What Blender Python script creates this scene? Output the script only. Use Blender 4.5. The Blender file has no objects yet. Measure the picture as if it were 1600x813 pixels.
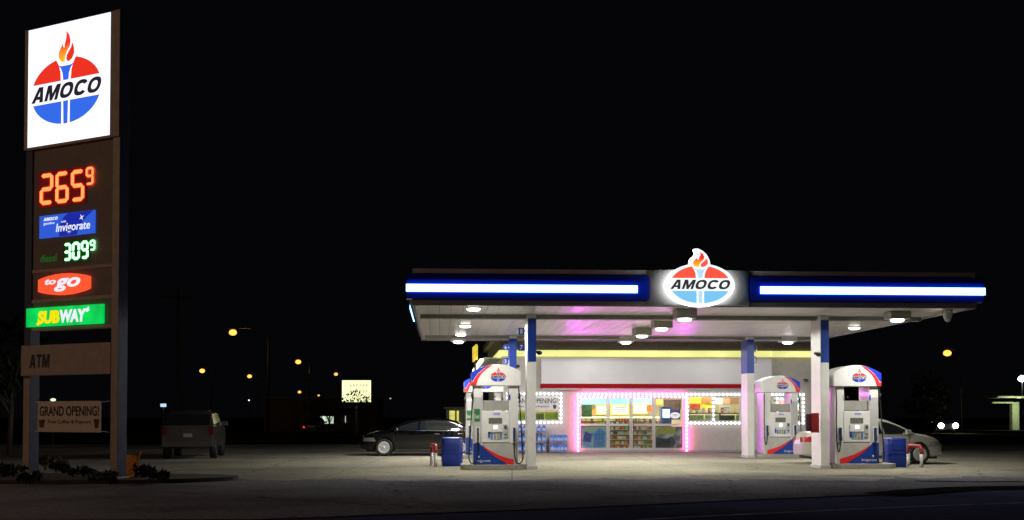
import bpy, bmesh, math, random
from math import sin, cos, pi, radians, sqrt, atan2, tan
from mathutils import Vector, Matrix
random.seed(7)
SC = bpy.context.scene
COL = SC.collection
# ------------------------------------------------------------------ camera, sky, exposure
F = 1800.0; PITCH = radians(1.5); CAMH = 1.5
Y0 = 651 - F*tan(PITCH)
cam_d = bpy.data.cameras.new('camera'); cam = bpy.data.objects.new('camera', cam_d); COL.objects.link(cam)
cam.location = (0, 0, CAMH); cam.rotation_euler = (pi/2 + PITCH, 0, 0)
cam_d.sensor_width = 36; cam_d.lens = 36*F/1600; cam_d.shift_y = (Y0-406.5)/1600
cam_d.clip_end = 4000; cam_d.clip_start = .1
SC.camera = cam
W = bpy.data.worlds.new('World'); SC.world = W; W.use_nodes = True
nt = W.node_tree; nt.nodes.clear()
wo = nt.nodes.new('ShaderNodeOutputWorld'); bg = nt.nodes.new('ShaderNodeBackground')
sk = nt.nodes.new('ShaderNodeTexSky'); sk.sky_type = 'NISHITA'; sk.sun_disc = False
sk.sun_elevation = radians(-6); sk.sun_rotation = radians(200)
mx = nt.nodes.new('ShaderNodeMix'); mx.data_type = 'RGBA'; mx.blend_type = 'ADD'; mx.inputs[0].default_value = 1
mx.inputs[7].default_value = (.0013, .0014, .0018, 1)
nt.links.new(sk.outputs[0], mx.inputs[6]); nt.links.new(mx.outputs[2], bg.inputs[0])
bg.inputs[1].default_value = 1.0
mul = nt.nodes.new('ShaderNodeVectorMath'); mul.operation = 'SCALE'; mul.inputs[3].default_value = .002
nt.links.new(sk.outputs[0], mul.inputs[0]); nt.links.new(mul.outputs[0], mx.inputs[6])
nt.links.new(bg.outputs[0], wo.inputs[0])
SC.view_settings.view_transform = 'Standard'; SC.view_settings.look = 'None'
SC.view_settings.exposure = 0; SC.view_settings.gamma = 1; SC.view_settings.use_curve_mapping = False
SC.cycles.max_bounces = 7; SC.cycles.diffuse_bounces = 3; SC.cycles.glossy_bounces = 4
SC.cycles.transparent_max_bounces = 12; SC.cycles.sample_clamp_indirect = 4
SC.cycles.caustics_reflective = False; SC.cycles.caustics_refractive = False
SC.cycles.use_denoising = True

# ------------------------------------------------------------------ measuring helpers
def ray(px, py):
    c = Vector(((px-800)/F, -(py-Y0)/F, -1))
    return Matrix.Rotation(pi/2+PITCH, 3, 'X') @ c
def ground(px, py, z=0):
    d = ray(px, py); t = (z-CAMH)/d.z
    return Vector((0, 0, CAMH)) + d*t
def atD(px, py, D):
    d = ray(px, py); return Vector((0, 0, CAMH)) + d*(D/d.y)
class Frame:
    def __init__(s, ox, oy, ang):
        s.o = Vector((ox, oy, 0)); s.a = ang
        s.u = Vector((cos(ang), sin(ang), 0)); s.v = Vector((-sin(ang), cos(ang), 0))
    def uz(s, px, py, v=0):            # pixel -> local x, z on the plane local y = v
        d = ray(px, py); c = Vector((0, 0, CAMH))
        t = (v - (c-s.o).dot(s.v))/d.dot(s.v); p = c + d*t
        return (p-s.o).dot(s.u), p.z
    def w(s, u, v, z=0): 
        p = s.o + s.u*u + s.v*v; return Vector((p.x, p.y, z))
    def loc(s, p):
        q = Vector(p)-s.o; return q.dot(s.u), q.dot(s.v)

# ------------------------------------------------------------------ materials
MATS = {}
def mat(name, col, rough=.6, metal=0, var=.12, scale=6, bump=0, spec=.5, coat=0, emit=None, es=0):
    if name in MATS: return MATS[name]
    m = bpy.data.materials.new(name); m.use_nodes = True; n = m.node_tree; b = n.nodes['Principled BSDF']
    b.inputs['Roughness'].default_value = rough; b.inputs['Metallic'].default_value = metal
    b.inputs['Specular IOR Level'].default_value = spec; b.inputs['Coat Weight'].default_value = coat
    b.inputs['Coat Roughness'].default_value = .05
    tc = n.nodes.new('ShaderNodeTexCoord'); nz = n.nodes.new('ShaderNodeTexNoise')
    nz.inputs['Scale'].default_value = scale; nz.inputs['Detail'].default_value = 5
    n.links.new(tc.outputs['Object'], nz.inputs['Vector'])
    rp = n.nodes.new('ShaderNodeValToRGB'); n.links.new(nz.outputs['Fac'], rp.inputs[0])
    rp.color_ramp.elements[0].position = .3; rp.color_ramp.elements[1].position = .7
    rp.color_ramp.elements[0].color = [c*(1-var) for c in col]+[1]
    rp.color_ramp.elements[1].color = [min(1, c*(1+var*.6)) for c in col]+[1]
    n.links.new(rp.outputs[0], b.inputs['Base Color'])
    if bump:
        bp = n.nodes.new('ShaderNodeBump'); bp.inputs['Strength'].default_value = bump
        n.links.new(nz.outputs['Fac'], bp.inputs['Height']); n.links.new(bp.outputs[0], b.inputs['Normal'])
    if emit:
        b.inputs['Emission Color'].default_value = list(emit)+[1]; b.inputs['Emission Strength'].default_value = es
    MATS[name] = m; return m
def glow(name, col, s, uneven=0, sc=.8):
    if name in MATS: return MATS[name]
    m = bpy.data.materials.new(name); m.use_nodes = True; n = m.node_tree; b = n.nodes['Principled BSDF']
    b.inputs['Base Color'].default_value = [c*.5 for c in col]+[1]; b.inputs['Roughness'].default_value = .5
    b.inputs['Emission Color'].default_value = list(col)+[1]; b.inputs['Emission Strength'].default_value = s
    if uneven:
        tc = n.nodes.new('ShaderNodeTexCoord'); nz = n.nodes.new('ShaderNodeTexNoise'); nz.inputs['Scale'].default_value = sc
        n.links.new(tc.outputs['Object'], nz.inputs['Vector'])
        mr = n.nodes.new('ShaderNodeMapRange'); n.links.new(nz.outputs['Fac'], mr.inputs[0])
        mr.inputs[1].default_value = .3; mr.inputs[2].default_value = .7
        mr.inputs[3].default_value = s*(1-uneven); mr.inputs[4].default_value = s*(1+uneven)
        n.links.new(mr.outputs[0], b.inputs['Emission Strength'])
    MATS[name] = m; return m
def glass(name, tint=(.9, .95, .95), refl=.12):
    if name in MATS: return MATS[name]
    m = bpy.data.materials.new(name); m.use_nodes = True; n = m.node_tree; n.nodes.clear()
    o = n.nodes.new('ShaderNodeOutputMaterial'); t = n.nodes.new('ShaderNodeBsdfTransparent'); t.inputs[0].default_value = list(tint)+[1]
    g = n.nodes.new('ShaderNodeBsdfGlossy'); g.inputs['Roughness'].default_value = .03
    fr = n.nodes.new('ShaderNodeFresnel'); fr.inputs[0].default_value = 1.5
    mxs = n.nodes.new('ShaderNodeMixShader'); n.links.new(fr.outputs[0], mxs.inputs[0])
    n.links.new(t.outputs[0], mxs.inputs[1]); n.links.new(g.outputs[0], mxs.inputs[2]); n.links.new(mxs.outputs[0], o.inputs[0])
    MATS[name] = m; return m

M_white = mat('white_paint', (.74, .74, .72), .4, var=.08, scale=3)
M_pumpw = mat('pump_white_enamel', (.8, .8, .79), .3, var=.05, coat=.3)
M_ceil = mat('ceiling_panel_metal', (.88, .87, .86), .34, .2, .07, 1.2, spec=.6)
M_beam = mat('beam_paint', (.42, .41, .36), .5, var=.15)
M_grey = mat('grey_metal', (.36, .36, .35), .5, .2, .12)
M_lgrey = mat('light_grey_panel', (.5, .5, .5), .35, 0, .06, coat=.2)
M_dgrey = mat('dark_grey_plastic', (.06, .06, .065), .5)
M_black = mat('black_rubber', (.012, .012, .012), .6)
M_blue = mat('royal_blue_paint', (.010, .050, .32), .4, var=.1, coat=.3)
M_bblue = mat('bright_blue_graphic', (.006, .03, .55), .5, var=.05)
M_binb = mat('blue_bin_plastic', (.007, .03, .27), .5, var=.15, bump=.05)
M_fasb = mat('fascia_blue_panel', (.004, .022, .42), .3, var=.1, scale=2, coat=.2)
M_red = mat('red_paint', (.62, .02, .03), .4, var=.08)
M_rgraph = mat('red_graphic', (.8, .03, .03), .35, var=.05)
M_conc = mat('kerb_concrete', (.33, .32, .28), .85, var=.2, scale=8, bump=.2)
M_sand = mat('store_stucco', (.56, .525, .50), .8, var=.08, scale=5, bump=.1)
M_storep = mat('store_grey_cladding', (.80, .79, .83), .35, 0, .06, .8)
M_sredt = mat('store_red_trim', (.40, .004, .014), .7, spec=.15)
M_alu = mat('aluminium_frame', (.62, .62, .6), .35, .5, .06)
M_chrome = mat('polished_chrome', (.8, .8, .8), .12, 1, .02)
M_glass = glass('clear_glass')
M_letter = mat('black_lettering', (.012, .012, .015), .5)

# ------------------------------------------------------------------ mesh builder
class MB:
    def __init__(s): s.bm = bmesh.new()
    def box(s, x0, x1, y0, y1, z0, z1, bev=0, rot=None):
        b = bmesh.new(); bmesh.ops.create_cube(b, size=1)
        for v in b.verts:
            v.co = Vector(((x0+x1)/2+v.co.x*(x1-x0), (y0+y1)/2+v.co.y*(y1-y0), (z0+z1)/2+v.co.z*(z1-z0)))
        if bev: bmesh.ops.bevel(b, geom=b.edges[:], offset=bev, segments=2, profile=.7, affect='EDGES')
        if rot: bmesh.ops.transform(b, matrix=rot, verts=b.verts)
        s.add(b); return s
    def add(s, b):
        me = bpy.data.meshes.new('t'); b.to_mesh(me); s.bm.from_mesh(me); bpy.data.meshes.remove(me); b.free()
    def prism(s, pts, y0, y1, axis='y', bev=0):        # polygon in x,z extruded along y (or in x,y along z)
        b = bmesh.new()
        f = (lambda p, t: (p[0], t, p[1])) if axis == 'y' else ((lambda p, t: (p[0], p[1], t)) if axis == 'z' else (lambda p, t: (t, p[0], p[1])))
        a = [b.verts.new(f(p, y0)) for p in pts]; c = [b.verts.new(f(p, y1)) for p in pts]
        b.faces.new(a); b.faces.new(c[::-1]); n = len(pts)
        for i in range(n): b.faces.new((a[i], c[i], c[(i+1) % n], a[(i+1) % n]))
        bmesh.ops.recalc_face_normals(b, faces=b.faces)
        if bev: bmesh.ops.bevel(b, geom=b.edges[:], offset=bev, segments=2, profile=.7, affect='EDGES')
        s.add(b); return s
    def cyl(s, p0, p1, r0, r1=None, n=16, cap=True):
        p0 = Vector(p0); p1 = Vector(p1); r1 = r0 if r1 is None else r1
        d = p1-p0; q = d.to_track_quat('Z', 'Y'); A = []; B = []
        for i in range(n):
            a = 2*pi*i/n; e = Vector((cos(a), sin(a), 0))
            A.append(s.bm.verts.new(p0+q@(e*r0))); B.append(s.bm.verts.new(p1+q@(e*r1)))
        for i in range(n):
            fc = s.bm.faces.new((A[i], A[(i+1) % n], B[(i+1) % n], B[i])); fc.smooth = True
        if cap: s.bm.faces.new(A[::-1]); s.bm.faces.new(B)
        return s
    def tube(s, pts, r, n=8):
        pts = [Vector(p) for p in pts]; rings = []
        for i, p in enumerate(pts):
            d = (pts[min(i+1, len(pts)-1)]-pts[max(i-1, 0)]).normalized(); q = d.to_track_quat('Z', 'Y')
            rr = r[i] if isinstance(r, (list, tuple)) else r
            rings.append([s.bm.verts.new(p+q@Vector((cos(2*pi*k/n)*rr, sin(2*pi*k/n)*rr, 0))) for k in range(n)])
        for a, b in zip(rings, rings[1:]):
            best = min(range(n), key=lambda o: (a[0].co-b[o].co).length)
            for k in range(n):
                fc = s.bm.faces.new((a[k], a[(k+1) % n], b[(k+1+best) % n], b[(k+best) % n])); fc.smooth = True
        s.bm.faces.new(rings[0][::-1]); s.bm.faces.new(rings[-1]); return s
    def lathe(s, prof, c=(0, 0, 0), axis='z', n=24):   # prof = [(r, h)]
        rings = []
        for r, h in prof:
            R = []
            for k in range(n):
                a = 2*pi*k/n
                v = (r*cos(a), r*sin(a), h) if axis == 'z' else (r*cos(a), h, r*sin(a))
                R.append(s.bm.verts.new(Vector(v)+Vector(c)))
            rings.append(R)
        for a, b in zip(rings, rings[1:]):
            for k in range(n):
                try:
                    fc = s.bm.faces.new((a[k], a[(k+1) % n], b[(k+1) % n], b[k])); fc.smooth = True
                except ValueError: pass
        if prof[0][0] > 1e-4: s.bm.faces.new(rings[0][::-1])
        if prof[-1][0] > 1e-4: s.bm.faces.new(rings[-1])
        bmesh.ops.remove_doubles(s.bm, verts=s.bm.verts, dist=1e-5)
        return s
    def grid(s, rows, thick=0, smooth=True):
        V = [[s.bm.verts.new(p) for p in r] for r in rows]
        for i in range(len(V)-1):
            for j in range(len(V[0])-1):
                try:
                    fc = s.bm.faces.new((V[i][j], V[i][j+1], V[i+1][j+1], V[i+1][j])); fc.smooth = smooth
                except ValueError: pass
        return s
    def sphere(s, c, r, seg=12, sz=1):
        b = bmesh.new(); bmesh.ops.create_uvsphere(b, u_segments=seg, v_segments=max(6, seg//2), radius=r)
        for f in b.faces: f.smooth = True
        for v in b.verts: v.co.z *= sz
        bmesh.ops.translate(b, vec=Vector(c), verts=b.verts); s.add(b); return s
    def build(s, name, m, parent=None, norm=True):
        if norm: bmesh.ops.recalc_face_normals(s.bm, faces=s.bm.faces)
        me = bpy.data.meshes.new(name); s.bm.to_mesh(me); s.bm.free()
        me.materials.append(m); o = bpy.data.objects.new(name, me); COL.objects.link(o)
        if parent: o.parent = parent
        return o
def tag(o, label, cat, group=None, kind=None):
    if label: o['label'] = label
    if cat: o['category'] = cat
    if group: o['group'] = group
    if kind: o['kind'] = kind
    return o
def thing(name, loc, rz, label, cat, group=None):
    o = bpy.data.objects.new(name, None); COL.objects.link(o); o.location = loc; o.rotation_euler = (0, 0, rz)
    o.empty_display_size = .2
    return tag(o, label, cat, group)
def struct(o, label=None, cat=None):
    o['kind'] = 'structure'
    if label: o['label'] = label; o['category'] = cat
    return o
KIDS = {}
def dup(o, parent=None):
    c = o.copy(); COL.objects.link(c)
    if parent: c.parent = parent; c.matrix_parent_inverse = o.matrix_parent_inverse
    for ch in [x for x in bpy.data.objects if x.parent == o]: dup(ch, c)
    return c
_TC = {}
def text(body, x0, x1, z0, z1, y, depth, m, parent, name='lettering', shear=0, bold=0, frame=None):
    key = (body, shear, bold)
    if key not in _TC:
        cu = bpy.data.curves.new('t', 'FONT'); cu.body = body; cu.shear = shear; cu.offset = bold; cu.extrude = .5; cu.resolution_u = 4
        o = bpy.data.objects.new('t', cu); COL.objects.link(o); bpy.context.view_layer.update()
        me = bpy.data.meshes.new_from_object(o.evaluated_get(bpy.context.evaluated_depsgraph_get()))
        V = [tuple(v.co) for v in me.vertices]; P = [tuple(p.vertices) for p in me.polygons]
        bpy.data.objects.remove(o); bpy.data.curves.remove(cu); bpy.data.meshes.remove(me); _TC[key] = (V, P)
    V, P = _TC[key]
    xs = [v[0] for v in V]; ys = [v[1] for v in V]; a, b, c, d = min(xs), max(xs), min(ys), max(ys)
    W2 = []
    for v in V:
        x = x0+(v[0]-a)/(b-a)*(x1-x0); z = z0+(v[1]-c)/(d-c)*(z1-z0)
        W2.append((x, y-depth*(v[2]+.5), z))
    me = bpy.data.meshes.new(name); me.from_pydata(W2, [], P); me.materials.append(m)
    o = bpy.data.objects.new(name, me); COL.objects.link(o); o.parent = parent
    return o

def wordmark(body, x0, x1, z0, z1, y, depth, m, parent, shear=.3, name='lettering'):
    """heavy extended capitals drawn as outlines (letters A M O C T)"""
    def ring(cx, rx, ry, a0, a1, n=28, e=2.4):
        out = []
        for i in range(n+1):
            a = a0+(a1-a0)*i/n; c, q = cos(a), sin(a)
            out.append((cx+rx*math.copysign(abs(c)**(2/e), c), .5+ry*math.copysign(abs(q)**(2/e), q)))
        return out
    G = {'A': (1.12, [[(0, 0), (.33, 0), (.41, .2), (.74, .2), (.80, 0), (1.14, 0), (.80, 1), (.38, 1)], [(.47, .40), (.69, .40), (.60, .76)]]),
         'M': (1.25, [[(0, 0), (.29, 0), (.29, .58), (.52, 0), (.75, 0), (.98, .58), (.98, 0), (1.27, 0), (1.27, 1), (.88, 1), (.635, .42), (.39, 1), (0, 1)]]),
         'T': (.9, [[(.32, 0), (.58, 0), (.58, .78), (.9, .78), (.9, 1), (0, 1), (0, .78), (.32, .78)]]),
         'O': (1.2, [ring(.6, .6, .5, 0, 2*pi)[:-1], ring(.6, .29, .27, 0, 2*pi)[:-1]]),
         'C': (1.12, [ring(.6, .6, .5, radians(32), radians(328))+ring(.6, .29, .26, radians(320), radians(40))])}
    key = ('wm', body, shear)
    if key not in _TC:
        cu = bpy.data.curves.new('t', 'CURVE'); cu.dimensions = '2D'; cu.fill_mode = 'BOTH'; cu.extrude = .5; x = 0
        for ch in body:
            w, loops = G[ch]
            for lp in loops:
                sp = cu.splines.new('POLY'); sp.points.add(len(lp)-1); sp.use_cyclic_u = True
                for p_, q in zip(sp.points, lp): p_.co = (x+q[0]+shear*q[1], q[1], 0, 1)
            x += w+.16
        o = bpy.data.objects.new('t', cu); COL.objects.link(o); bpy.context.view_layer.update()
        me = bpy.data.meshes.new_from_object(o.evaluated_get(bpy.context.evaluated_depsgraph_get()))
        _TC[key] = ([tuple(v.co) for v in me.vertices], [tuple(p.vertices) for p in me.polygons])
        bpy.data.objects.remove(o); bpy.data.curves.remove(cu); bpy.data.meshes.remove(me)
    _TC[(body, shear, 'wm')] = _TC[key]
    return text(body, x0, x1, z0, z1, y, depth, m, parent, name, shear, 'wm')

# ------------------------------------------------------------------ emblem (oval with torch and flame)
def oval(a, h, x): return h*sqrt(max(0, 1-(x/a)**2))
FL1 = [(-.02, .285), (-.075, .30), (-.105, .345), (-.105, .395), (-.075, .44), (-.05, .48), (-.048, .455), (-.025, .43), (-.02, .47), (.0, .52), (.005, .56), (.0, .60), (.045, .555), (.062, .49), (.05, .44), (.01, .39), (-.012, .34)]
FL2 = [(.03, .285), (.005, .315), (.012, .355), (.045, .395), (.075, .43), (.085, .475), (.112, .42), (.115, .36), (.085, .31)]
def emblem(parent, cx, cz, w, y, ms, depth=.01, sx=1.0, hh=.31, name='emblem', fz=1.0):
    a, h = .5, hh
    z1 = .105
    def tr(pts): return [(cx+p[0]*w*sx, cz+p[1]*w) for p in pts]
    def arc(xa, xb, sgn, n=14):
        return [(xa+(xb-xa)*i/n, sgn*oval(a, h, xa+(xb-xa)*i/n)) for i in range(n+1)]
    xe = a*sqrt(1-(z1/h)**2)
    left = arc(-xe, -.14, 1)+[(-.105, h*.8), (-.08, h*.6), (-.072, z1)]
    right = [(-p[0], p[1]) for p in left]
    ll = arc(-xe, -.062, -1)+[(-.062, -z1)]
    rl = [(-p[0], p[1]) for p in ll]
    o = MB().prism(tr(left), y-depth, y).prism(tr(right), y-depth, y).build(name+'_red_halves', ms['red'], parent)
    MB().prism(tr(ll), y-depth, y).prism(tr(rl), y-depth, y).build(name+'_blue_halves', ms['blue'], parent)
    st = [(-.036, z1), (.036, z1), (.044, .17), (.065, .22), (.105, .262), (.06, .25), (-.06, .25), (-.105, .262), (-.065, .22), (-.044, .17)]
    MB().prism(tr(st), y-depth, y).build(name+'_torch_bowl', ms['torch'], parent)
    MB().prism(tr([(-.034, -z1), (.034, -z1), (.028, -h), (-.028, -h)]), y-depth, y).build(name+'_torch_stem', ms['torch'], parent)
    fq = lambda P_: [(p[0]*(1 if fz == 1 else 1.12), .285+(p[1]-.285)*fz) for p in P_]
    MB().prism(tr(fq(FL1)), y-depth, y).build(name+'_flame', ms['flame'], parent)
    MB().prism(tr(fq(FL2)), y-depth, y).build(name+'_flame', ms['red'], parent)
    wordmark('AMOCO', cx-.5*w*sx, cx+.5*w*sx, cz-.078*w, cz+.078*w, y, depth*1.2, ms['letter'], parent, shear=.38)
def flame_mat(name, es, zc, zr, base=False):
    m = bpy.data.materials.new(name); m.use_nodes = True; n = m.node_tree; b = n.nodes['Principled BSDF']
    tc = n.nodes.new('ShaderNodeTexCoord'); sp = n.nodes.new('ShaderNodeSeparateXYZ'); n.links.new(tc.outputs['Generated'], sp.inputs[0])
    r = n.nodes.new('ShaderNodeValToRGB'); n.links.new(sp.outputs['Z'], r.inputs[0])
    r.color_ramp.elements[0].color = (1, .55, .02, 1); r.color_ramp.elements[1].color = (.85, .03, .02, 1); r.color_ramp.elements[1].position = .6
    n.links.new(r.outputs[0], b.inputs['Base Color'])
    if es: n.links.new(r.outputs[0], b.inputs['Emission Color']); b.inputs['Emission Strength'].default_value = es
    return m
EM_PRINT = dict(red=M_rgraph, blue=M_bblue, torch=M_bblue, flame=flame_mat('flame_print', 0, 0, 1), letter=M_letter)
EM_LIT = dict(red=glow('backlit_red', (.8, .03, .015), 1.0), blue=glow('backlit_blue', (.03, .14, .8), 1.0), torch=glow('backlit_blue', (0, 0, 0), 1),
              flame=flame_mat('flame_backlit', 1.0, 0, 1), letter=mat('backlit_black', (.01, .01, .012), .5, emit=(.012, .014, .02), es=1))
EM_CAN = dict(red=glow('backlit_red_bright', (1, .10, .06), 1.0), blue=glow('backlit_sky_blue', (.2, .58, .92), 1.0), torch=glow('backlit_pale_blue', (.5, .75, .95), 1.0),
              flame=flame_mat('flame_backlit_bright', 1.1, 0, 1), letter=mat('backlit_grey', (.02, .02, .022), .5, emit=(.03, .033, .04), es=1))
# ------------------------------------------------------------------ ground
def ground_mat(name, c1, c2, sc, joints=0, rough=.85, stains=.5):
    m = bpy.data.materials.new(name); m.use_nodes = True; n = m.node_tree; b = n.nodes['Principled BSDF']; b.inputs['Roughness'].default_value = rough; b.inputs['Specular IOR Level'].default_value = 0.0
    tc = n.nodes.new('ShaderNodeTexCoord')
    a = n.nodes.new('ShaderNodeTexNoise'); a.inputs['Scale'].default_value = sc; a.inputs['Detail'].default_value = 8; a.inputs['Roughness'].default_value = .7
    l = n.nodes.new('ShaderNodeTexNoise'); l.inputs['Scale'].default_value = .22; l.inputs['Detail'].default_value = 6
    for x in (a, l): n.links.new(tc.outputs['Object'], x.inputs['Vector'])
    r = n.nodes.new('ShaderNodeValToRGB'); r.color_ramp.elements[0].color = list(c1)+[1]; r.color_ramp.elements[1].color = list(c2)+[1]
    r.color_ramp.elements[0].position = .3; r.color_ramp.elements[1].position = .7; n.links.new(a.outputs[0], r.inputs[0])
    r2 = n.nodes.new('ShaderNodeValToRGB'); r2.color_ramp.elements[0].color = (1-stains, 1-stains, 1-stains, 1); r2.color_ramp.elements[1].color = (1, 1, 1, 1)
    r2.color_ramp.elements[0].position = .36; r2.color_ramp.elements[1].position = .55; n.links.new(l.outputs[0], r2.inputs[0])
    mm = n.nodes.new('ShaderNodeMix'); mm.data_type = 'RGBA'; mm.blend_type = 'MULTIPLY'; mm.inputs[0].default_value = 1
    n.links.new(r.outputs[0], mm.inputs[6]); n.links.new(r2.outputs[0], mm.inputs[7]); out = mm.outputs[2]
    if joints:
        br = n.nodes.new('ShaderNodeTexBrick'); br.offset = 0; br.inputs['Scale'].default_value = 1; br.inputs['Brick Width'].default_value = joints
        br.inputs['Row Height'].default_value = joints; br.inputs['Mortar Size'].default_value = .02
        br.inputs['Color1'].default_value = (1, 1, 1, 1); br.inputs['Color2'].default_value = (.93, .93, .92, 1); br.inputs['Mortar'].default_value = (.62, .62, .6, 1)
        n.links.new(tc.outputs['Object'], br.inputs['Vector'])
        m2 = n.nodes.new('ShaderNodeMix'); m2.data_type = 'RGBA'; m2.blend_type = 'MULTIPLY'; m2.inputs[0].default_value = 1
        n.links.new(out, m2.inputs[6]); n.links.new(br.outputs[0], m2.inputs[7]); out = m2.outputs[2]
    vo = n.nodes.new('ShaderNodeTexVoronoi'); vo.feature = 'DISTANCE_TO_EDGE'; vo.inputs['Scale'].default_value = .16
    wn = n.nodes.new('ShaderNodeTexNoise'); wn.inputs['Scale'].default_value = 1.3; wn.inputs['Detail'].default_value = 4
    va = n.nodes.new('ShaderNodeVectorMath'); va.operation = 'MULTIPLY_ADD'; va.inputs[1].default_value = (1.1, 1.1, 0)
    n.links.new(tc.outputs['Object'], wn.inputs['Vector']); n.links.new(wn.outputs['Color'], va.inputs[0]); n.links.new(tc.outputs['Object'], va.inputs[2]); n.links.new(va.outputs[0], vo.inputs['Vector'])
    rv = n.nodes.new('ShaderNodeValToRGB'); rv.color_ramp.elements[0].color = (.5, .5, .5, 1); rv.color_ramp.elements[1].position = .006; n.links.new(vo.outputs['Distance'], rv.inputs[0])
    sp_ = n.nodes.new('ShaderNodeTexVoronoi'); sp_.inputs['Scale'].default_value = .9; n.links.new(va.outputs[0], sp_.inputs['Vector'])
    rs = n.nodes.new('ShaderNodeValToRGB'); rs.color_ramp.elements[0].color = (.55, .54, .52, 1); rs.color_ramp.elements[0].position = .05; rs.color_ramp.elements[1].position = .17; n.links.new(sp_.outputs['Distance'], rs.inputs[0])
    for q_ in (rv, rs):
        mq = n.nodes.new('ShaderNodeMix'); mq.data_type = 'RGBA'; mq.blend_type = 'MULTIPLY'; mq.inputs[0].default_value = 1
        n.links.new(out, mq.inputs[6]); n.links.new(q_.outputs[0], mq.inputs[7]); out = mq.outputs[2]
    n.links.new(out, b.inputs['Base Color'])
    bp = n.nodes.new('ShaderNodeBump'); bp.inputs['Strength'].default_value = .4; bp.inputs['Distance'].default_value = .02
    n.links.new(a.outputs[0], bp.inputs['Height']); n.links.new(bp.outputs[0], b.inputs['Normal'])
    return m
def sheet(name, pts, z, m):
    b = MB(); b.bm.faces.new([b.bm.verts.new((x, y, z)) for x, y in pts]); o = b.build(name, m)
    if o.data.polygons[0].normal.z < 0: o.data.flip_normals()
    return struct(o)
M_grass = ground_mat('rough_verge', (.02, .025, .012), (.05, .05, .025), 2)
M_apron = ground_mat('apron_concrete', (.18, .17, .13), (.39, .37, .30), 11, 4.6, stains=.3)
M_lot = ground_mat('weathered_lot_concrete', (.19, .18, .172), (.42, .40, .38), 7, 6.1, stains=.35)
M_asph = ground_mat('asphalt', (.04, .043, .08), (.12, .125, .22), 14, rough=.6, stains=.4)
sheet('ground', [(-900, -60), (900, -60), (900, 1500), (-900, 1500)], -.02, M_grass)
_e = [ground(x, y) for x, y in ((400, 812), (620, 804), (840, 796), (1000, 789), (1150, 782), (1350, 773.5), (1600, 764), (2300, 741))]
sheet('parking_lot', [(-60, _e[0].y-1.2)]+[(p.x, p.y) for p in _e]+[(60, 62), (-60, 62)], 0, M_lot)
CF = Frame(.53, 33.0, radians(3.5))
ap = [CF.w(-11, -4.6), CF.w(22, -4.6), CF.w(22, 15.0), CF.w(-11, 15.0)]
sheet('forecourt_apron', [(p.x, p.y) for p in ap], .004, M_apron)
_rr = random.Random(4); _edge = [(-60, 26.6)]
for k in range(150):
    u_ = -32+k*.36; q_ = CF.w(u_, -5.6+.55*sin(u_*.7)+.35*sin(u_*2.3+1)+_rr.uniform(-.45, .45)); _edge.append((q_.x, max(q_.y, 26.4)))
sheet('approach_drive', _edge+[(p.x, p.y+.02) for p in _e[::-1]]+[(-60, _e[0].y-1.1)], .004, ground_mat('approach_asphalt', (.09, .086, .094), (.30, .285, .305), 9, rough=.8, stains=.4))
sheet('road', [(-60, 5), (60, 5), (60, 45), (-60, 45)], -.012, M_asph)
sheet('street', [(-400, 68), (400, 68), (400, 80), (-400, 80)], -.012, M_asph)
M_line = mat('worn_road_paint', (.30, .30, .36), .9, var=.7, scale=3, spec=0)
def strip(pts, w, z, m, name):
    b = MB(); L = []; R = []
    for i, p in enumerate(pts):
        p = Vector((p[0], p[1], 0)); q = Vector((*pts[min(i+1, len(pts)-1)][:2], 0))-Vector((*pts[max(i-1, 0)][:2], 0)); q.normalize(); nn = Vector((-q.y, q.x, 0))*w/2
        L.append((p+nn).to_tuple()[:2]+(z,)); R.append((p-nn).to_tuple()[:2]+(z,))
    b.grid([L, R], smooth=False); o = b.build(name, m)
    if o.data.polygons[0].normal.z < 0: o.data.flip_normals()
    return struct(o)
strip([ground(x, y) for x, y in ((990, 812), (1100, 806), (1250, 799), (1400, 792), (1600, 785))], .12, -.006, M_line, 'road_marking')
M_tyremark = mat('rubber_trace', (.09, .09, .1), .5, var=.4)
# low kerb line between lot and road on the right, and a step of darker patching
M_patch = mat('asphalt_patch', (.018, .018, .02), .9, var=.5, scale=3, spec=0)
strip([ground(x, y) for x, y in ((1430, 752), (1520, 753.5), (1600, 753))], .35, .006, M_patch, 'asphalt_seam')
strip([ground(x, y) for x, y in ((1380, 773), (1440, 768), (1500, 764), (1560, 762.5), (1640, 761.5))], 1.0, .009, M_patch, 'asphalt_seam')
strip([ground(x, y) for x, y in ((1290, 744), (1340, 744), (1400, 745))], .08, .008, M_patch, 'asphalt_seam')

# ------------------------------------------------------------------ filling station canopy
can = thing('filling_station_canopy', CF.w(0, 0), CF.a, 'wide flat canopy with glowing blue and white fascia over the fuel pumps', 'canopy')
ZC = 4.41; U0, U1, V0, V1 = -3.25, 11.55, -3.2, 10.6
cc = MB()
# ceiling as individual long trays with narrow reveals
n = 46
for i in range(n):
    a = U0+(U1-U0)*i/n; b_ = U0+(U1-U0)*(i+1)/n
    cc.box(a+.006, b_-.006, V0+.02, V1-.02, ZC, ZC+.04)
cc.build('ceiling', M_ceil, can)
MB().box(U0, U1, V0, V1, ZC+.045, ZC+.75).build('roof_deck', M_grey, can)
for v in (0, 8.5):
    MB().box(U0+.1, U1-.1, v-.09, v+.09, ZC-.10, ZC-.002).box(U0+.1, U1-.1, v-.14, v+.14, ZC-.125, ZC-.103).build('beam', M_beam, can)
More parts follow.
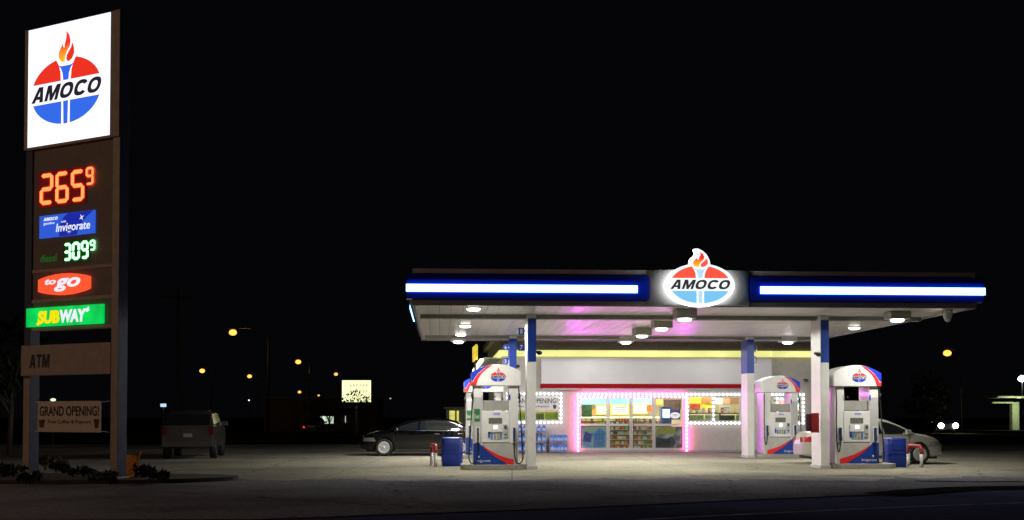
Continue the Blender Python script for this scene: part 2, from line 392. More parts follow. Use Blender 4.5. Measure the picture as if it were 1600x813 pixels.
# fascia on all four sides
ul, _ = CF.uz(1010, 450, V0-.1); ur, _ = CF.uz(1174, 450, V0-.1)
def fascia(side):
    # profile in (outward offset, z)
    pr_b = [(0.0, 4.50), (.15, 4.53), (.19, 4.66), (.19, 5.02), (.15, 5.15), (0.0, 5.19)]
    e = .19
    runs = {'f': ((U0-e, U1+e), 'y', V0, -1), 'b': ((U0-e, U1+e), 'y', V1, 1), 'l': ((V0, V1), 'x', U0, -1), 'r': ((V0, V1), 'x', U1, 1)}
    (a, b), ax, base, sg = runs[side]
    P = [(base+sg*p[0], p[1]) for p in pr_b]
    blue = MB()
    if side == 'f':
        blue.prism(P, a, ul+.04, 'x'); blue2 = MB().prism(P, ur-.04, b, 'x').build('blue_fascia', M_fasb, can)
    elif ax == 'y': blue.prism(P, a, b, 'x')
    else: blue.prism(P, a+.002, b-.002, 'y')
    blue.build('blue_fascia', M_fasb, can)
    low = MB(); hi = MB()
    lo_ = (base-.02, base+.05) if sg > 0 else (base-.05, base+.02)
    if ax == 'y':
        low.box(U0-.05, U1+.05, *lo_, 4.36, 4.497); hi.box(U0-.03, U1+.03, *lo_, 5.194, 5.31)
    else:
        low.box(*lo_, V0+.06, V1-.06, 4.36, 4.497); hi.box(*lo_, V0+.06, V1-.06, 5.194, 5.31)
    low.build('lower_trim', M_grey, can); hi.build('parapet', mat('parapet_metal', (.6, .57, .58), .5, .1, .12), can)
for sd in 'fblr': fascia(sd)
M_strip = glow('cold_white_light_strip', (.26, .56, 1.0), 5.5)
yf = V0-.19; _p = V0-.25
zs1 = CF.uz(800, 445, _p)[1]; zs0 = CF.uz(800, 456.3, _p)[1]
def bars(xa, xb, n):
    for i in range(n):
        MB().box(xa+(xb-xa)*i/n+(.003 if i else 0), xa+(xb-xa)*(i+1)/n-.003, yf-.06, yf-.002, zs0, zs1).build('light_strip', M_strip, can)
bars(CF.uz(634.5, 449, _p)[0], CF.uz(996.5, 449, _p)[0], 3)
bars(CF.uz(1189, 454, _p)[0], CF.uz(1540, 456, _p)[0], 3)
MB().box(U0-.19-.05, U0-.192, 1.4, 6.0, zs0, zs1).build('light_strip', M_strip, can)
# bulged shield behind the emblem
uc, zc = CF.uz(1091, 447, V0-.3)
sh = MB(); rows = []
ul, _ = CF.uz(1010, 450, V0-.1); ur, _ = CF.uz(1174, 450, V0-.1)
for i in range(25):
    t = -1+2*i/24; x = (ul+ur)/2+(ur-ul)/2*t; d = .30*sqrt(max(0, 1-t*t))
    rows.append([(x, V0-.02-d-.02*(1 if k in (1, 2) else 0), z) for k, z in enumerate((4.385, 4.42, 5.26, 5.30))])
sh.grid(rows); sh.grid([[(r[0][0], V0+.0, r[0][2]) for r in rows], [r[0] for r in rows]]); sh.grid([[(r[3][0], V0+.0, r[3][2]) for r in rows], [r[3] for r in rows]])
sh.build('emblem_backboard', mat('pearl_grey_cladding', (.5, .51, .5), .38, .2, .05), can)
ew = 1.62
def outline(a, h, g=0):
    pts = []
    N = 60; x0 = .167
    th0 = math.acos(x0/a)
    # from right join, clockwise down and round to left join
    for i in range(N+1):
        th = th0-(2*pi-2*(pi/2-th0))*i/N if False else th0-(pi+2*th0)*i/N
        pts.append((a*cos(th), h*sin(th)))
    fl = [(-.19, .33), (-.185, .40), (-.16, .455), (-.11, .50), (-.085, .54), (-.10, .60), (-.115, .63), (-.075, .645), (-.02, .64), (.05, .60), (.115, .535), (.15, .47), (.175, .40), (.185, .33)]
    return pts+[(p[0]*.88, .335+(p[1]-.33)*.77) for p in fl]
O = outline(.556, .342)
sg_ = MB().prism([(uc+p[0]*ew, zc+p[1]*ew) for p in O], V0-.52, V0-.37)
shb = sg_.build('emblem_box', glow('white_backlit_face', (1, 1, 1), 6), can)
EMC = thing  # noqa
MB().prism([(uc+p[0]*ew*.996, zc+p[1]*ew*.996) for p in O], V0-.532, V0-.5215).build('front_face', glow('white_front_face', (.97, 1, 1), 1.08), shb)
emblem(shb, uc, zc+.01, ew*.965, V0-.5325, EM_CAN, .008, fz=.80)
# columns: narrow across, deep along the lane
colpos = [(0, 0), (8.45, 0), (0, 8.5), (8.6, 8.5)]
for k, (u, v) in enumerate(colpos):
    w, d = .125, .42
    co = MB().box(u-w, u+w, v-d, v+d, .0, ZC-.002, .012).build('column', M_white, can)
    zb = 3.05 if v == 0 else 3.06
    MB().box(u-w-.004 if v > 0 else u-w+.02, u+w+.004, v-d-.006, v-d+(.5 if v == 0 else .84), zb, ZC-.13).build('blue_sleeve', M_blue, co)
    MB().box(u-w-.03, u+w+.03, v-d-.03, v+d+.03, .006, .10, .01).build('column_base', M_lgrey, co)
    MB().box(u-w-.05, u+w+.05, v-.2, v+.2, ZC-.1, ZC-.004, .01).build('column_cap', M_beam, co)
    if k in (2,): MB().box(u+w+.006, u+w+.02, v-.02, v+.02, 0.3, 3.0).build('conduit', M_grey, co)
# lamps under the canopy
def canopy_lamp(px, py, zl, box, label, grp='downlights under the canopy'):
    d = ray(px, py); t = (zl-CAMH)/d.z; p = Vector((0, 0, CAMH))+d*t
    r = thing('canopy_light', (p.x, p.y, zl), CF.a, label, 'ceiling light', grp)
    h = ZC-zl
    if box:
        MB().box(-.28, .28, -.28, .28, .03, h-.003, .015).build('housing', M_beam if box == 1 else M_ceil, r)
        MB().lathe([(.17, .028), (.18, -.01), (.14, -.035), (.001, -.05)]).build('lens', M_lens, r)
    else:
        MB().lathe([(.22, h-.003), (.22, h-.03), (.19, h-.036)]).build('housing', M_ceil, r)
        MB().lathe([(.175, h-.037), (.17, h-.07), (.12, h-.09), (.001, h-.095)]).build('lens', M_lens, r)
    L = bpy.data.lights.new('lamp', 'AREA'); L.shape = 'DISK'; L.size = .42; L.energy = LAMP_W; L.color = (1, .965, .86); L.spread = radians(150)
    lo = bpy.data.objects.new('lamp', L); COL.objects.link(lo); lo.parent = r; lo.location = (0, 0, -.06 if box else h-.14)
    L = bpy.data.lights.new('lamp_side_glow', 'SPOT'); L.energy = 255 if py > 510 else 95; L.spot_size = radians(179.5); L.spot_blend = .02; L.shadow_soft_size = .12; L.color = (1, .97, .9)
    lo = bpy.data.objects.new('lamp_side_glow', L); COL.objects.link(lo); lo.parent = r; lo.location = (0, 0, -.17 if box else h-.25)
M_lens = glow('lamp_lens', (1, .98, .88), 9)
LAMP_W = 92
for px, py, zl, bx, lb in (
    (740, 487, 4.30, 0, 'flush ceiling light nearest the canopy corner on the left'),
    (727, 513, 4.30, 0, 'flush ceiling light second from the front in the left row'),
    (720, 526, 4.30, 0, 'flush ceiling light third from the front in the left row'),
    (716, 535, 4.22, 2, 'boxed ceiling light at the back end of the left row'),
    (1070, 500, 4.13, 1, 'boxed ceiling light just below the oval emblem'),
    (1034, 515, 4.13, 1, 'boxed ceiling light second behind the emblem in the middle row'),
    (1003, 526, 4.13, 1, 'boxed ceiling light third behind the emblem in the middle row'),
    (978, 536, 4.18, 2, 'pale boxed ceiling light at the back of the middle row, above the doors'),
    (1402, 501, 4.16, 1, 'boxed ceiling light at the front right, beyond the right column'),
    (1335, 516, 4.30, 0, 'flush ceiling light above the right front pump'),
    (1231, 536, 4.20, 2, 'pale boxed ceiling light between the two right columns')):
    canopy_lamp(px, py, zl, bx, lb)
# floodlights on the canopy sides
fl = thing('floodlight', CF.w(U1-.35, -2.4, 4.02), CF.a, 'rounded white unlit floodlight hanging under the right edge of the canopy', 'floodlight')
MB().lathe([(.02, .05), (.07, .08), (.11, .18), (.14, .38), (.05, .388)]).build('housing', M_white, fl)
# number flags
def flag(u, v, z, num, lab, ux=-.30):
    f = thing('pump_number_flag', CF.w(u, v, z), CF.a, lab, 'number sign', 'blue pump number flags')
    MB().box(-.085, .085, -.012, .012, -.10, .10, .004).build('plate', M_blue, f)
    text(num, -.035, .035, -.065, .065, -.0135, .004, mat('white_number', (.85, .85, .85), .4, var=.02), f)
    MB().box(.086, .15, -.008, .008, -.02, .02).build('bracket', M_white, f)
for v, px, ys, nums, names in ((-.2, 817, (518, 543), '87', ('upper', 'lower')), (8.3, 790, (543, 564), '65', ('upper', 'lower'))):
    for yy, nn, wd in zip(ys, nums, names):
        u, z = CF.uz(px, yy, v-.05)
        flag(min(u, -.28) if v < 0 else u, v-.05, z, nn, 'blue flag numbered %s, the %s of two on the %s left column' % (nn, wd, 'front' if v < 0 else 'rear'))
# security cameras on the columns
for (px, py, v, lb) in ((843, 551, -.2, 'black dome camera on the right side of the front left column'), (809, 572, 8.3, 'black dome camera on the right side of the rear left column'),
                        (1279, 553.5, -.46, 'small black camera on the face of the front right column'), (1260, 594, 14.6, 'small black camera on the store wall left of the right column')):
    u, z = CF.uz(px, py, v)
    c = thing('security_camera', CF.w(u, v, z), CF.a, lb, 'camera', 'security cameras')
    MB().sphere((0, 0, -.01), .085, 14, .75).build('dome', M_dgrey, c)
    MB().cyl((-.13, 0, .02), (0, 0, .02), .035, n=10).build('mount', M_dgrey, c)
# metal loops on the rear right column
for k, zz in enumerate((3.55, 3.95)):
    o = MB().tube([(.125, 0, 0), (.21, 0, .02), (.22, 0, .12), (.21, 0, .22), (.125, 0, .24)], .018).build('hose_hook', M_blue, None)
    o.location = CF.w(8.6, 8.1, zz-.12); o.rotation_euler = (0, 0, CF.a)
    tag(o, 'blue metal loop, the %s of two on the rear right column' % ('lower', 'upper')[k], 'hook', 'metal loops on the rear right column')
# red extinguisher cabinet on right column
u, z = CF.uz(1271, 662, -.44)
ex = thing('fire_extinguisher_cabinet', CF.w(u+.02, -.5, z-.26), CF.a, 'red fire extinguisher cabinet mounted on the front right column', 'fire extinguisher box')
MB().box(-.13, .10, -.08, .07, 0, .56, .012).build('cabinet', mat('dull_red_paint', (.30, .02, .025), .45, var=.15), ex)
MB().box(-.27, -.132, -.06, .05, .04, .54, .04).build('cover', mat('dark_maroon_cover', (.05, .02, .03), .5), ex)
MB().box(-.10, .07, -.092, -.082, .08, .48, .004).build('door', mat('dull_red_paint', (0,0,0)), ex)

# ------------------------------------------------------------------ pumps
GR = mat('pump_recess_grey', (.34, .34, .31), .5, .1, .1)
def hose(parent, pts, r=.018):
    # Catmull-Rom
    P = [Vector(p) for p in pts]; out = []
    for i in range(len(P)-1):
        a, b, c, d = P[max(i-1, 0)], P[i], P[i+1], P[min(i+2, len(P)-1)]
        for k in range(6):
            t = k/6; out.append(.5*((2*b)+(c-a)*t+(2*a-5*b+4*c-d)*t*t+(3*b-a-3*c+d)*t**3))
    out.append(P[-1]); return MB().tube(out, r, 7).build('hose', M_black, parent)
def pump(side, loc, label):
    s = side   # -1: graphics on the left
    p = thing('fuel_pump', loc, CF.a, label, 'fuel pump', 'fuel pumps under the canopy')
    hw = .635; dp = .42
    for q in (-1, 1):
        x0, x1 = sorted((q*.37, q*hw))
        MB().box(x0, x1, -dp, dp, 0, 2.225, .02).build('side_pillar', M_pumpw, p)
        MB().box(x0+.015, x1-.015, -dp-.004, -dp+.01, .62, 1.9).build('pillar_panel', M_lgrey if q == s else M_pumpw, p)
    # crown with arched top
    cw = .70; arc = []
    for i in range(17):
        x = -cw+2*cw*i/16; tt = (x*-s)/cw
        arc.append((x, 2.85-.22*(x/cw)**2-.02*(1-tt)))
    MB().prism([(-cw, 2.225), (cw, 2.225)]+arc[::-1], -dp-.08, dp+.08, bev=.02).build('crown', M_pumpw, p)
    top = lambda x: 2.85-.22*(x/cw)**2-.02*(1-(x*-s)/cw)-.005
    # graphic: blue corner and red sweep on the crown front
    def mir(pts): return [(x*(-s), z) for x, z in pts]      # given for left side (s=-1)
    bl = [(-.695, 2.33)]; 
    topl = [(-.695+ (.50)*i/8) for i in range(9)]
    tz = lambda x: 2.85-.22*(x/cw)**2-.02*(1+x*(-1 if True else 1)*-1/cw*-1)-.012 if False else 2.835-.22*(x/cw)**2-.02
    blue = [(-.695, 2.36)]+[(x, tz(x)) for x in topl]+[(-.36, 2.68), (-.50, 2.56), (-.60, 2.42), (-.64, 2.33)]
    red = [(-.695, 2.24), (-.695, 2.355), (-.645, 2.325)]+[(-.605, 2.415), (-.505, 2.555), (-.365, 2.675), (-.19, tz(-.19)), (-.10, tz(-.10)), (-.28, 2.68), (-.41, 2.56), (-.50, 2.42), (-.56, 2.24)]
    blue = [(-.695, 2.37)]+[(x, tz(x)) for x in topl]+[(-.37, 2.69), (-.51, 2.57), (-.61, 2.43), (-.66, 2.35)]
    sgn = 1 if s < 0 else -1
    B2 = [(x*sgn, z) for x, z in blue]; R2 = [(x*sgn, z) for x, z in red]
    MB().prism(B2, -dp-.086, -dp-.079).build('crown_blue_graphic', M_bblue, p)
    MB().prism(R2, -dp-.088, -dp-.079).build('crown_red_stripe', M_rgraph, p)
    # wrap of the blue graphic on the end of the crown
    xe = sgn*-(cw+.003)
    MB().box(min(xe, xe-sgn*.0-.003), xe+.003, -dp-.06, dp+.06, 2.33, 2.58).build('crown_end_graphic', M_bblue, p)
    emblem(p, .06 if s < 0 else .05, 2.475, .44, -dp-.081, EM_PRINT, .006, hh=.31)
    # head and cabinet
    MB().box(-.368, .368, -.30, .30, 1.53, 1.81, .015).build('head_panel', GR, p)
    MB().box(-.40, .38, -.44, .40, .62, 1.51, .02).build('cabinet', M_pumpw, p)
    MB().box(-.07, .12, -.446, -.441, 1.40, 1.46).build('maker_plate', mat('pale_blue_label', (.35, .4, .75), .4), p)
    MB().box(-.205, .175, -.448, -.441, 1.15, 1.315, .002).build('price_display', mat('lcd_grey', (.17, .17, .14), .25, coat=.5), p)
    ke = MB().box(-.22, .19, -.475, -.441, .92, 1.14, .006).build('card_terminal', M_pumpw, p)
    MB().box(-.07, .045, -.481, -.476, 1.0, 1.10).build('screen', glow('pump_screen', (.75, .85, 1), 1.6), ke)
    b = MB()
    for i, x in enumerate((-.12, -.03, .06, .14)):
        MB().box(x-.03, x+.03, -.462, -.441, .73, .88, .004).build('grade_button', (mat('button_yellow', (.45, .42, .2), .4), mat('button_blue', (.12, .25, .6), .4), mat('button_grey', (.3, .35, .4), .4))[(i+1) % 3], p)
    MB().box(-.22, -.17, -.455, -.441, .76, .92).build('keypad', M_blue, p)
    cr = MB().box(.215, .325, -.475, -.441, .78, 1.13, .005).build('card_reader', M_lgrey, p)
    MB().box(.235, .30, -.481, -.476, 1.0, 1.10).build('slot', M_dgrey, cr)
    MB().box(.235, .30, -.481, -.476, .83, .87).build('slot', M_dgrey, cr)
    MB().box(-.36, .36, -.36, .36, .0, .615).build('lower_cabinet', mat('pump_lower_grey', (.55, .55, .52), .45, var=.08), p)
    # skirt
    sb = [(-.635, 0.0), (-.635, .60), (-.46, .60), (-.34, .47), (-.18, .33), (.0, .20), (.18, .10), (.33, .0)]
    sr = [(-.36, .52), (-.16, .39), (.08, .265), (.30, .19), (.50, .145), (.50, .0), (.335, .0), (.185, .105), (.005, .205), (-.175, .335), (-.335, .475)]
    sl = [(-.30, .60), (.60, .60), (.60, .0), (.505, .0), (.505, .15), (.30, .195), (.08, .27), (-.16, .395), (-.36, .525), (-.36, .60)]
    MB().prism([(x*sgn, z) for x, z in sl], -.43, -.362).build('skirt', mat('pump_skirt_grey', (.5, .5, .47), .45, var=.08), p)
    MB().prism([(x*sgn, z) for x, z in sb], -.447, -.362).build('skirt_blue_graphic', M_blue, p)
    MB().prism([(x*sgn, z) for x, z in sr], -.452, -.362).build('skirt_red_stripe', M_rgraph, p)
    WT = mat('white_print', (.8, .8, .8), .4, var=.02)
    if s < 0: text('Invigorate', -.58, -.15, .05, .15, -.4475, .004, WT, p, shear=.2)
    else: text('Invigorate', .12, .56, .05, .15, -.4475, .004, WT, p, shear=.2)
    xd = -.48 if s < 0 else .46
    MB().prism([(xd-.03, .22), (xd, .19), (xd+.03, .22), (xd, .26)], -.452, -.4475).build('star_mark', WT, p)
    # green decal
    if s < 0:
        g = MB().box(-.61, -.45, -dp-.012, -dp-.005, 1.22, 1.57).build('green_notice', mat('green_print', (.03, .19, .06), .4), p)
        text('Diesel', -.60, -.47, 1.3, 1.42, -dp-.0125, .003, WT, g)
    for q in (-1, 1):
        nx = q*.51
        h_ = MB().box(nx-.065, nx+.065, -dp-.05, -dp-.005, .62, 1.06, .01).build('nozzle_holder', M_pumpw, p)
        nz = MB().box(nx-.03, nx+.03, -dp-.12, -dp-.052, .78, 1.04, .015).box(nx-.028, nx+.028, -dp-.16, -dp-.052, .66, .80, .015)
        nz.build('nozzle', M_dgrey if q < 0 and s < 0 else mat('navy_rubber', (.01, .03, .13), .4), p)
        if q*s > 0 or s < 0:
            hose(p, [(q*.645, -.46, 2.22), (q*.66, -.49, 1.9), (q*.70, -.50, 1.2), (q*.74, -.50, .5), (q*.76, -.50, .2), (q*.70, -.50, .05), (q*.58, -.55, .06), (q*.52, -.56, .30), (nx, -.54, .68)])
            MB().cyl((q*.655, -.48, 1.85), (q*.665, -.49, 2.02), .035, n=10).build('hose_clamp', M_black, p)
        else:
            hose(p, [(q*.60, -.40, 2.22), (q*.62, -.50, 1.8), (q*.63, -.50, 1.1), (q*.62, -.53, .5), (q*.57, -.55, .35), (nx, -.54, .68)])
    MB().box(-.02*1, .02, .31, .33, 1.9, 1.95).build('bracket', M_grey, p)
    # flag pins of light reflectors on the pillars
    for q in (-1, 1):
        MB().box(q*.39-.02, q*.39+.02, -dp-.012, -dp-.005, 1.82, 1.97).build('sticker', M_bblue if q > 0 else M_lgrey, p)
    return p
ISL = .145
def island(u0, u1, v, label):
    i = thing('pump_island', CF.w((u0+u1)/2, v, 0), CF.a, label, 'kerbed island', 'raised concrete pump islands')
    w = (u1-u0)/2; r = .35; pts = []
    for cx, cy, a0 in ((w-r, .62-r, 0), (-w+r, .62-r, 90), (-w+r, -.62+r, 180), (w-r, -.62+r, 270)):
        for k in range(7):
            a = radians(a0+15*k); pts.append((cx+r*cos(a), cy+r*sin(a)))
    MB().prism(pts, .005, ISL, 'z', bev=.012).build('concrete_kerb', M_conc, i)
    return i
VF, VR = 0.0, 8.5
def pu(px, v, py=600): return CF.uz(px, py, v-.5)[0]
uFL = pu(775, VF); uFR = pu(1340, VF); uRL = pu(756, VR); uRR = pu(1220.5, VR)
island(-2.0, -.14, VF, 'low concrete island under the front left pump')
island(8.62, 10.55, VF, 'low concrete island under the front right pump')
island(-2.0, -.14, VR, 'low concrete island under the rear left pump')
island(8.75, 10.55, VR, 'low concrete island under the rear right pump')
pump(-1, CF.w(uFL, VF, ISL), 'tall white pump with blue graphics on its left and a green notice, front left')
pump(1, CF.w(uFR, VF, ISL), 'tall white pump with blue graphics on its right, beside the red cabinet column, front right')
pump(-1, CF.w(uRL, VR, ISL), 'white pump mostly hidden behind the front left pump')
pump(1, CF.w(uRR, VR, ISL), 'white pump with blue right corner, in front of the far right store window')
# bins
def blue_bin(px, py, label, w):
    P = ground(px, py); b = thing('waste_bin', (P.x, P.y+.3, 0), CF.a, label, 'bin', 'blue forecourt bins')
    bd = MB(); rows = []
    for z, k in ((0.006, .90), (.05, .95), (.30, 1.0), (.62, .96), (.78, .94), (.80, .90)):
        R = []
        for i in range(32):
            a = 2*pi*i/32; e = 5
            x = w*k*math.copysign(abs(cos(a))**(2/e), cos(a)); y = .29*k*math.copysign(abs(sin(a))**(2/e), sin(a)); R.append((x, y, z))
        R.append(R[0]); rows.append(R)
    bd.grid(rows); bmesh.ops.remove_doubles(bd.bm, verts=bd.bm.verts, dist=1e-4); bd.build('bin_body', M_binb, b)
    ld = MB(); rows = []
    for z, k in ((.802, .955), (.83, .95), (.86, .85), (.875, .4), (.877, .01)):
        R = []
        for i in range(32):
            a = 2*pi*i/32; x = w*k*math.copysign(abs(cos(a))**.4, cos(a)); y = .29*k*math.copysign(abs(sin(a))**.4, sin(a)); R.append((x, y, z))
        R.append(R[0]); rows.append(R)
    ld.grid(rows); bmesh.ops.remove_doubles(ld.bm, verts=ld.bm.verts, dist=1e-4); ld.build('lid', M_binb, b)
    MB().box(-w*.55, w*.55, -.30, -.285, .52, .70, .01).build('swing_flap', mat('dark_blue_plastic', (.01, .035, .28), .5), b)
    MB().box(-w*1.02, w*1.02, -.30, .30, .40, .425, .008).build('rim_band', M_binb, b)
    return b
blue_bin(705.5, 729, 'squat blue bin left of the front left pump, beside the red topped hoop', .33)
blue_bin(1403, 731, 'squat blue bin right of the front right pump, in front of the silver car', .30)
HR = .048
def hoop(px, py, label, dx):
    P = ground(px, py); b = thing('hoop_guard', (P.x, P.y, 0), CF.a, label, 'bollard', 'red and white hoop guards')
    L = .95
    MB().cyl((0, 0, .006), (0, 0, .40), HR, n=14).build('leg', M_white, b)
    MB().cyl((dx, L, .006), (dx, L, .40), HR, n=14).build('leg', M_white, b)
    pts = [(0, 0, .402), (0, 0, .52), (0, .03, .59), (0, .12, .63)]
    top = pts+[(dx-a[0], L-a[1], a[2]) for a in pts[::-1]]
    MB().tube(top, HR+.003, 12).build('red_rail', mat('reflective_red', (.42, .03, .03), .35), b)
hoop(680.5, 729.5, 'red and white hoop guard left of the left blue bin', -.13)
hoop(1440, 731, 'red and white hoop guard in front of the silver car wheel', -.0)

# ------------------------------------------------------------------ store
VS = 15.0; SF = Frame(*CF.w(0, VS).to_tuple()[:2], CF.a)
def S(px, py, v=0): return SF.uz(px, py, v)
st = thing('convenience_store', SF.w(0, 0), SF.a, 'low sand coloured store with grey cladding, red stripe and yellow lit cornice behind the pumps', 'shop')
sx0 = S(785, 650)[0]; sx1 = S(1286, 650)[0]; HT = 4.95
def hole(x0, x1, y0, y1):
    a, zt = S(x0, y0); b, zb = S(x1, y1); return (a, b, max(zb, 0), zt)
hD = hole(905.5, 1069.5, 619.5, 707.5); hD = (hD[0], hD[1], 0, hD[3])
h1 = hole(795, 874, 618, 658); h2 = hole(1075, 1158, 619, 659); h3 = hole(1190, 1252, 619, 659)
def holed(b, u0, u1, z0, z1, holes, y0, y1):
    us = sorted({u0, u1, *[h[0] for h in holes], *[h[1] for h in holes]}); zs = sorted({z0, z1, *[h[2] for h in holes], *[h[3] for h in holes]})
    for i in range(len(us)-1):
        j = 0
        while j < len(zs)-1:
            cx = (us[i]+us[i+1])/2; cz = (zs[j]+zs[j+1])/2
            if not any(h[0] < cx < h[1] and h[2] < cz < h[3] for h in holes): b.box(us[i], us[i+1], y0, y1, zs[j], zs[j+1])
            j += 1
bw = MB(); holed(bw, sx0, sx1, 0, HT, [hD, h1, h2, h3], 0, .25)
bw.box(sx0, sx0+.25, .251, 14, 0, HT).box(sx1-.25, sx1, .251, 14, 0, HT).box(sx0+.251, sx1-.251, 13.8, 14, 0, HT)
bmesh.ops.remove_doubles(bw.bm, verts=bw.bm.verts, dist=1e-4)
wall = bw.build('wall', M_sand, st)
MB().box(sx0-.3, sx1+.3, -.3, 14.3, HT+.002, HT+.3).build('roof', mat('brown_roof_fascia', (.12, .10, .09), .6), st)
# upper band in brown-grey, lit cornice
zc0 = S(985, 557.5)[1]; zc1 = S(985, 548.3)[1]
M_up = mat('taupe_fascia', (.24, .21, .19), .6)
MB().box(sx0-.06, sx1+.06, -.06, -.004, zc1+.02, HT-.004).box(sx0-.06, sx0-.004, -.003, 14, zc1+.02, HT-.004).build('upper_fascia', M_up, st)
M_corn = glow('yellow_cornice_light', (.95, .95, .34), .93, .16, .9)
c = MB(); nseg = 6; L = sx1-sx0
for i in range(nseg):
    c.box(sx0+L*i/nseg+.015, sx0+L*(i+1)/nseg-.015, -.14, -.004, zc0, zc1)
c.build('lit_cornice', M_corn, st)
MB().box(sx0-.14, sx0-.004, -.13, 13.9, zc0, zc1).build('lit_cornice', M_corn, st)
MB().box(sx0-.9, sx0-.75, 1, 13.0, zc0-.15, zc0-.05).build('tube_light', glow('warm_tube', (1, 1, .6), 3), st)
MB().box(sx0-.74, sx0-.005, 1, 13, zc0-.05, zc0+.0).build('side_awning', M_white, st)
# grey cladding box with red stripe
ca, _ = S(846, 580, -.45); cb, _ = S(1206, 580, -.45); z_t = S(985, 560, -.45)[1]; z_r = S(985, 600, -.45)[1]; z_b = S(985, 606.5, -.45)[1]
cl = MB(); npn = 4
for i in range(npn): cl.box(ca+(cb-ca)*i/npn+.0015, ca+(cb-ca)*(i+1)/npn-.0015, -.45, -.005, z_r+.003, z_t)
cl.build('sign_cladding', M_storep, st)
MB().box(ca-.01, cb+.01, -.465, -.005, z_b, z_r).build('red_stripe', M_sredt, st)
MB().box(ca+.05, cb-.05, -.40, -.005, z_b-.07, z_b-.003).build('soffit', M_lgrey, st)
MB().box(sx0+.02, sx1-.02, -.012, -.003, .0, .09).build('skirting', M_grey, st)
# windows
def window(h, name, mull):
    a, b, z0, z1 = h; f = .05
    w = MB().box(a, a+f, .05, .15, z0, z1).box(b-f, b, .05, .15, z0, z1).box(a+f, b-f, .05, .15, z0, z0+f).box(a+f, b-f, .05, .15, z1-f, z1)
    for m_ in mull:
        x = a+(b-a)*m_; w.box(x-.02, x+.02, .055, .145, z0+f, z1-f)
    w = w.build('window', M_alu, st)
    MB().box(a+f, b-f, .098, .104, z0+f, z1-f).build('pane', M_glass, w)
window(h1, 'w', (.5,)); window(h2, 'w', (.47,)); window(h3, 'w', (.45,))
# entrance: two side lights and two doors
a, b, z0, z1 = hD; xs = [a, S(950.5, 660)[0], S(986.5, 660)[0], S(1022, 660)[0], b]; zmid = S(985, 664)[1]
for i in range(4):
    x0, x1 = xs[i]+.01, xs[i+1]-.01; f = .055; dr = i in (1, 2)
    w = MB().box(x0, x0+f, .04, .12, .02, z1).box(x1-f, x1, .04, .12, .02, z1).box(x0+f, x1-f, .04, .12, z1-.08, z1).box(x0+f, x1-f, .04, .12, .02, .18).box(x0+f, x1-f, .045, .115, zmid-.045, zmid+.045)
    w = w.build('door' if dr else 'side_light', M_alu, st)
    MB().box(x0+f, x1-f, .078, .084, .18, z1-.08).build('pane', M_glass, w)
    if dr:
        hx = x1-.09 if i == 1 else x0+.09
        MB().cyl((hx, .0, .95), (hx, .0, 1.35), .014, n=8).box(hx-.01, hx+.01, 0, .045, .97, .99).box(hx-.01, hx+.01, 0, .045, 1.31, 1.33).build('handle', M_dgrey, w)
# interior shell
iu0, iu1 = sx0+.26, sx1-.26; DI = 7.5
MB().box(iu0, iu1, .26, DI, .002, .02).build('floor', mat('cream_floor_tile', (.55, .52, .45), .3), st)
MB().box(iu0, iu1, .26, DI, 3.0, 3.05).build('inner_ceiling', M_white, st)
MB().box(iu0, iu1, DI, DI+.1, .02, 3.0).build('back_wall', mat('warm_cream_wall', (.62, .5, .32), .7), st)
for k in range(5):
    x = iu0+(iu1-iu0)*(k+.5)/5
    for yy in (1.8, 5):
        o = MB().box(x-.6, x+.6, yy-.15, yy+.15, 2.96, 2.998).build('ceiling_panel_light', glow('interior_panel_light', (1, .97, .85), 5), st)
    L = bpy.data.lights.new('shop_lamp', 'AREA'); L.shape = 'RECTANGLE'; L.size = 1.2; L.size_y = 3.5; L.energy = 165; L.color = (1, .95, .82)
    lo = bpy.data.objects.new('shop_lamp', L); COL.objects.link(lo); lo.parent = st; lo.location = (x, 3.4, 2.9)

# strings of bulbs
def bulbs(loc_pts, label, m, rows, grp, r=.058):
    t = thing('bulb_string', SF.w(loc_pts[0][0], 0, loc_pts[0][1]), SF.a, label, 'string lights', grp)
    base = None; ox, oz = loc_pts[0]; pos = []
    for pl in rows:
        for (xa, za), (xb, zb) in zip(pl, pl[1:]):
            L = math.hypot(xb-xa, zb-za); n = max(1, round(L/.170))
            for k in range(n): pos.append((xa+(xb-xa)*k/n, za+(zb-za)*k/n))
        pos.append(pl[-1])
        if len(pl) > 2 and pl[0] == pl[-1]: pos.pop()
    for k, (x, z) in enumerate(pos[:100]):
        if base is None:
            base = MB().sphere((0, 0, 0), r, 10).build('bulb', m, t); o = base
        else: o = base.copy(); COL.objects.link(o); o.parent = t
        o.location = (x-ox, -.10, z-oz)
    wr = MB()
    for pl in rows:
        for (xa, za), (xb, zb) in zip(pl, pl[1:]):
            q = (xb-xa, zb-za); Ln = math.hypot(*q); 
            if abs(q[0]) > abs(q[1]): wr.box(min(xa, xb)-ox, max(xa, xb)-ox, -.022, -.005, (za+zb)/2-oz-.012, (za+zb)/2-oz+.012)
            else: wr.box((xa+xb)/2-ox-.012, (xa+xb)/2-ox+.012, -.024, -.005, min(za, zb)-oz, max(za, zb)-oz)
    wr.build('mounting_strip', M_white, t)
BW = glow('white_bulb', (.95, .97, 1), 2.2); BP = glow('pink_bulb', (1, .32, .60), 5)
def rectpts(h, e): a, b, z0, z1 = h; return [(a-e, z0-e), (a-e, z1+e), (b+e, z1+e), (b+e, z0-e), (a-e, z0-e)]
r1 = rectpts(h1, .06); bulbs(r1, 'white bulb string framing the left store window with the banner', BW, [r1], 'white bulb strings')
r2 = rectpts(h2, .06); xm = (h2[0]+(h2[1]-h2[0])*.47); bulbs(r2, 'white bulb string framing the window just right of the doors', BW, [r2, [(xm, h2[2]+.1), (xm, h2[3]-.1)]], 'white bulb strings')
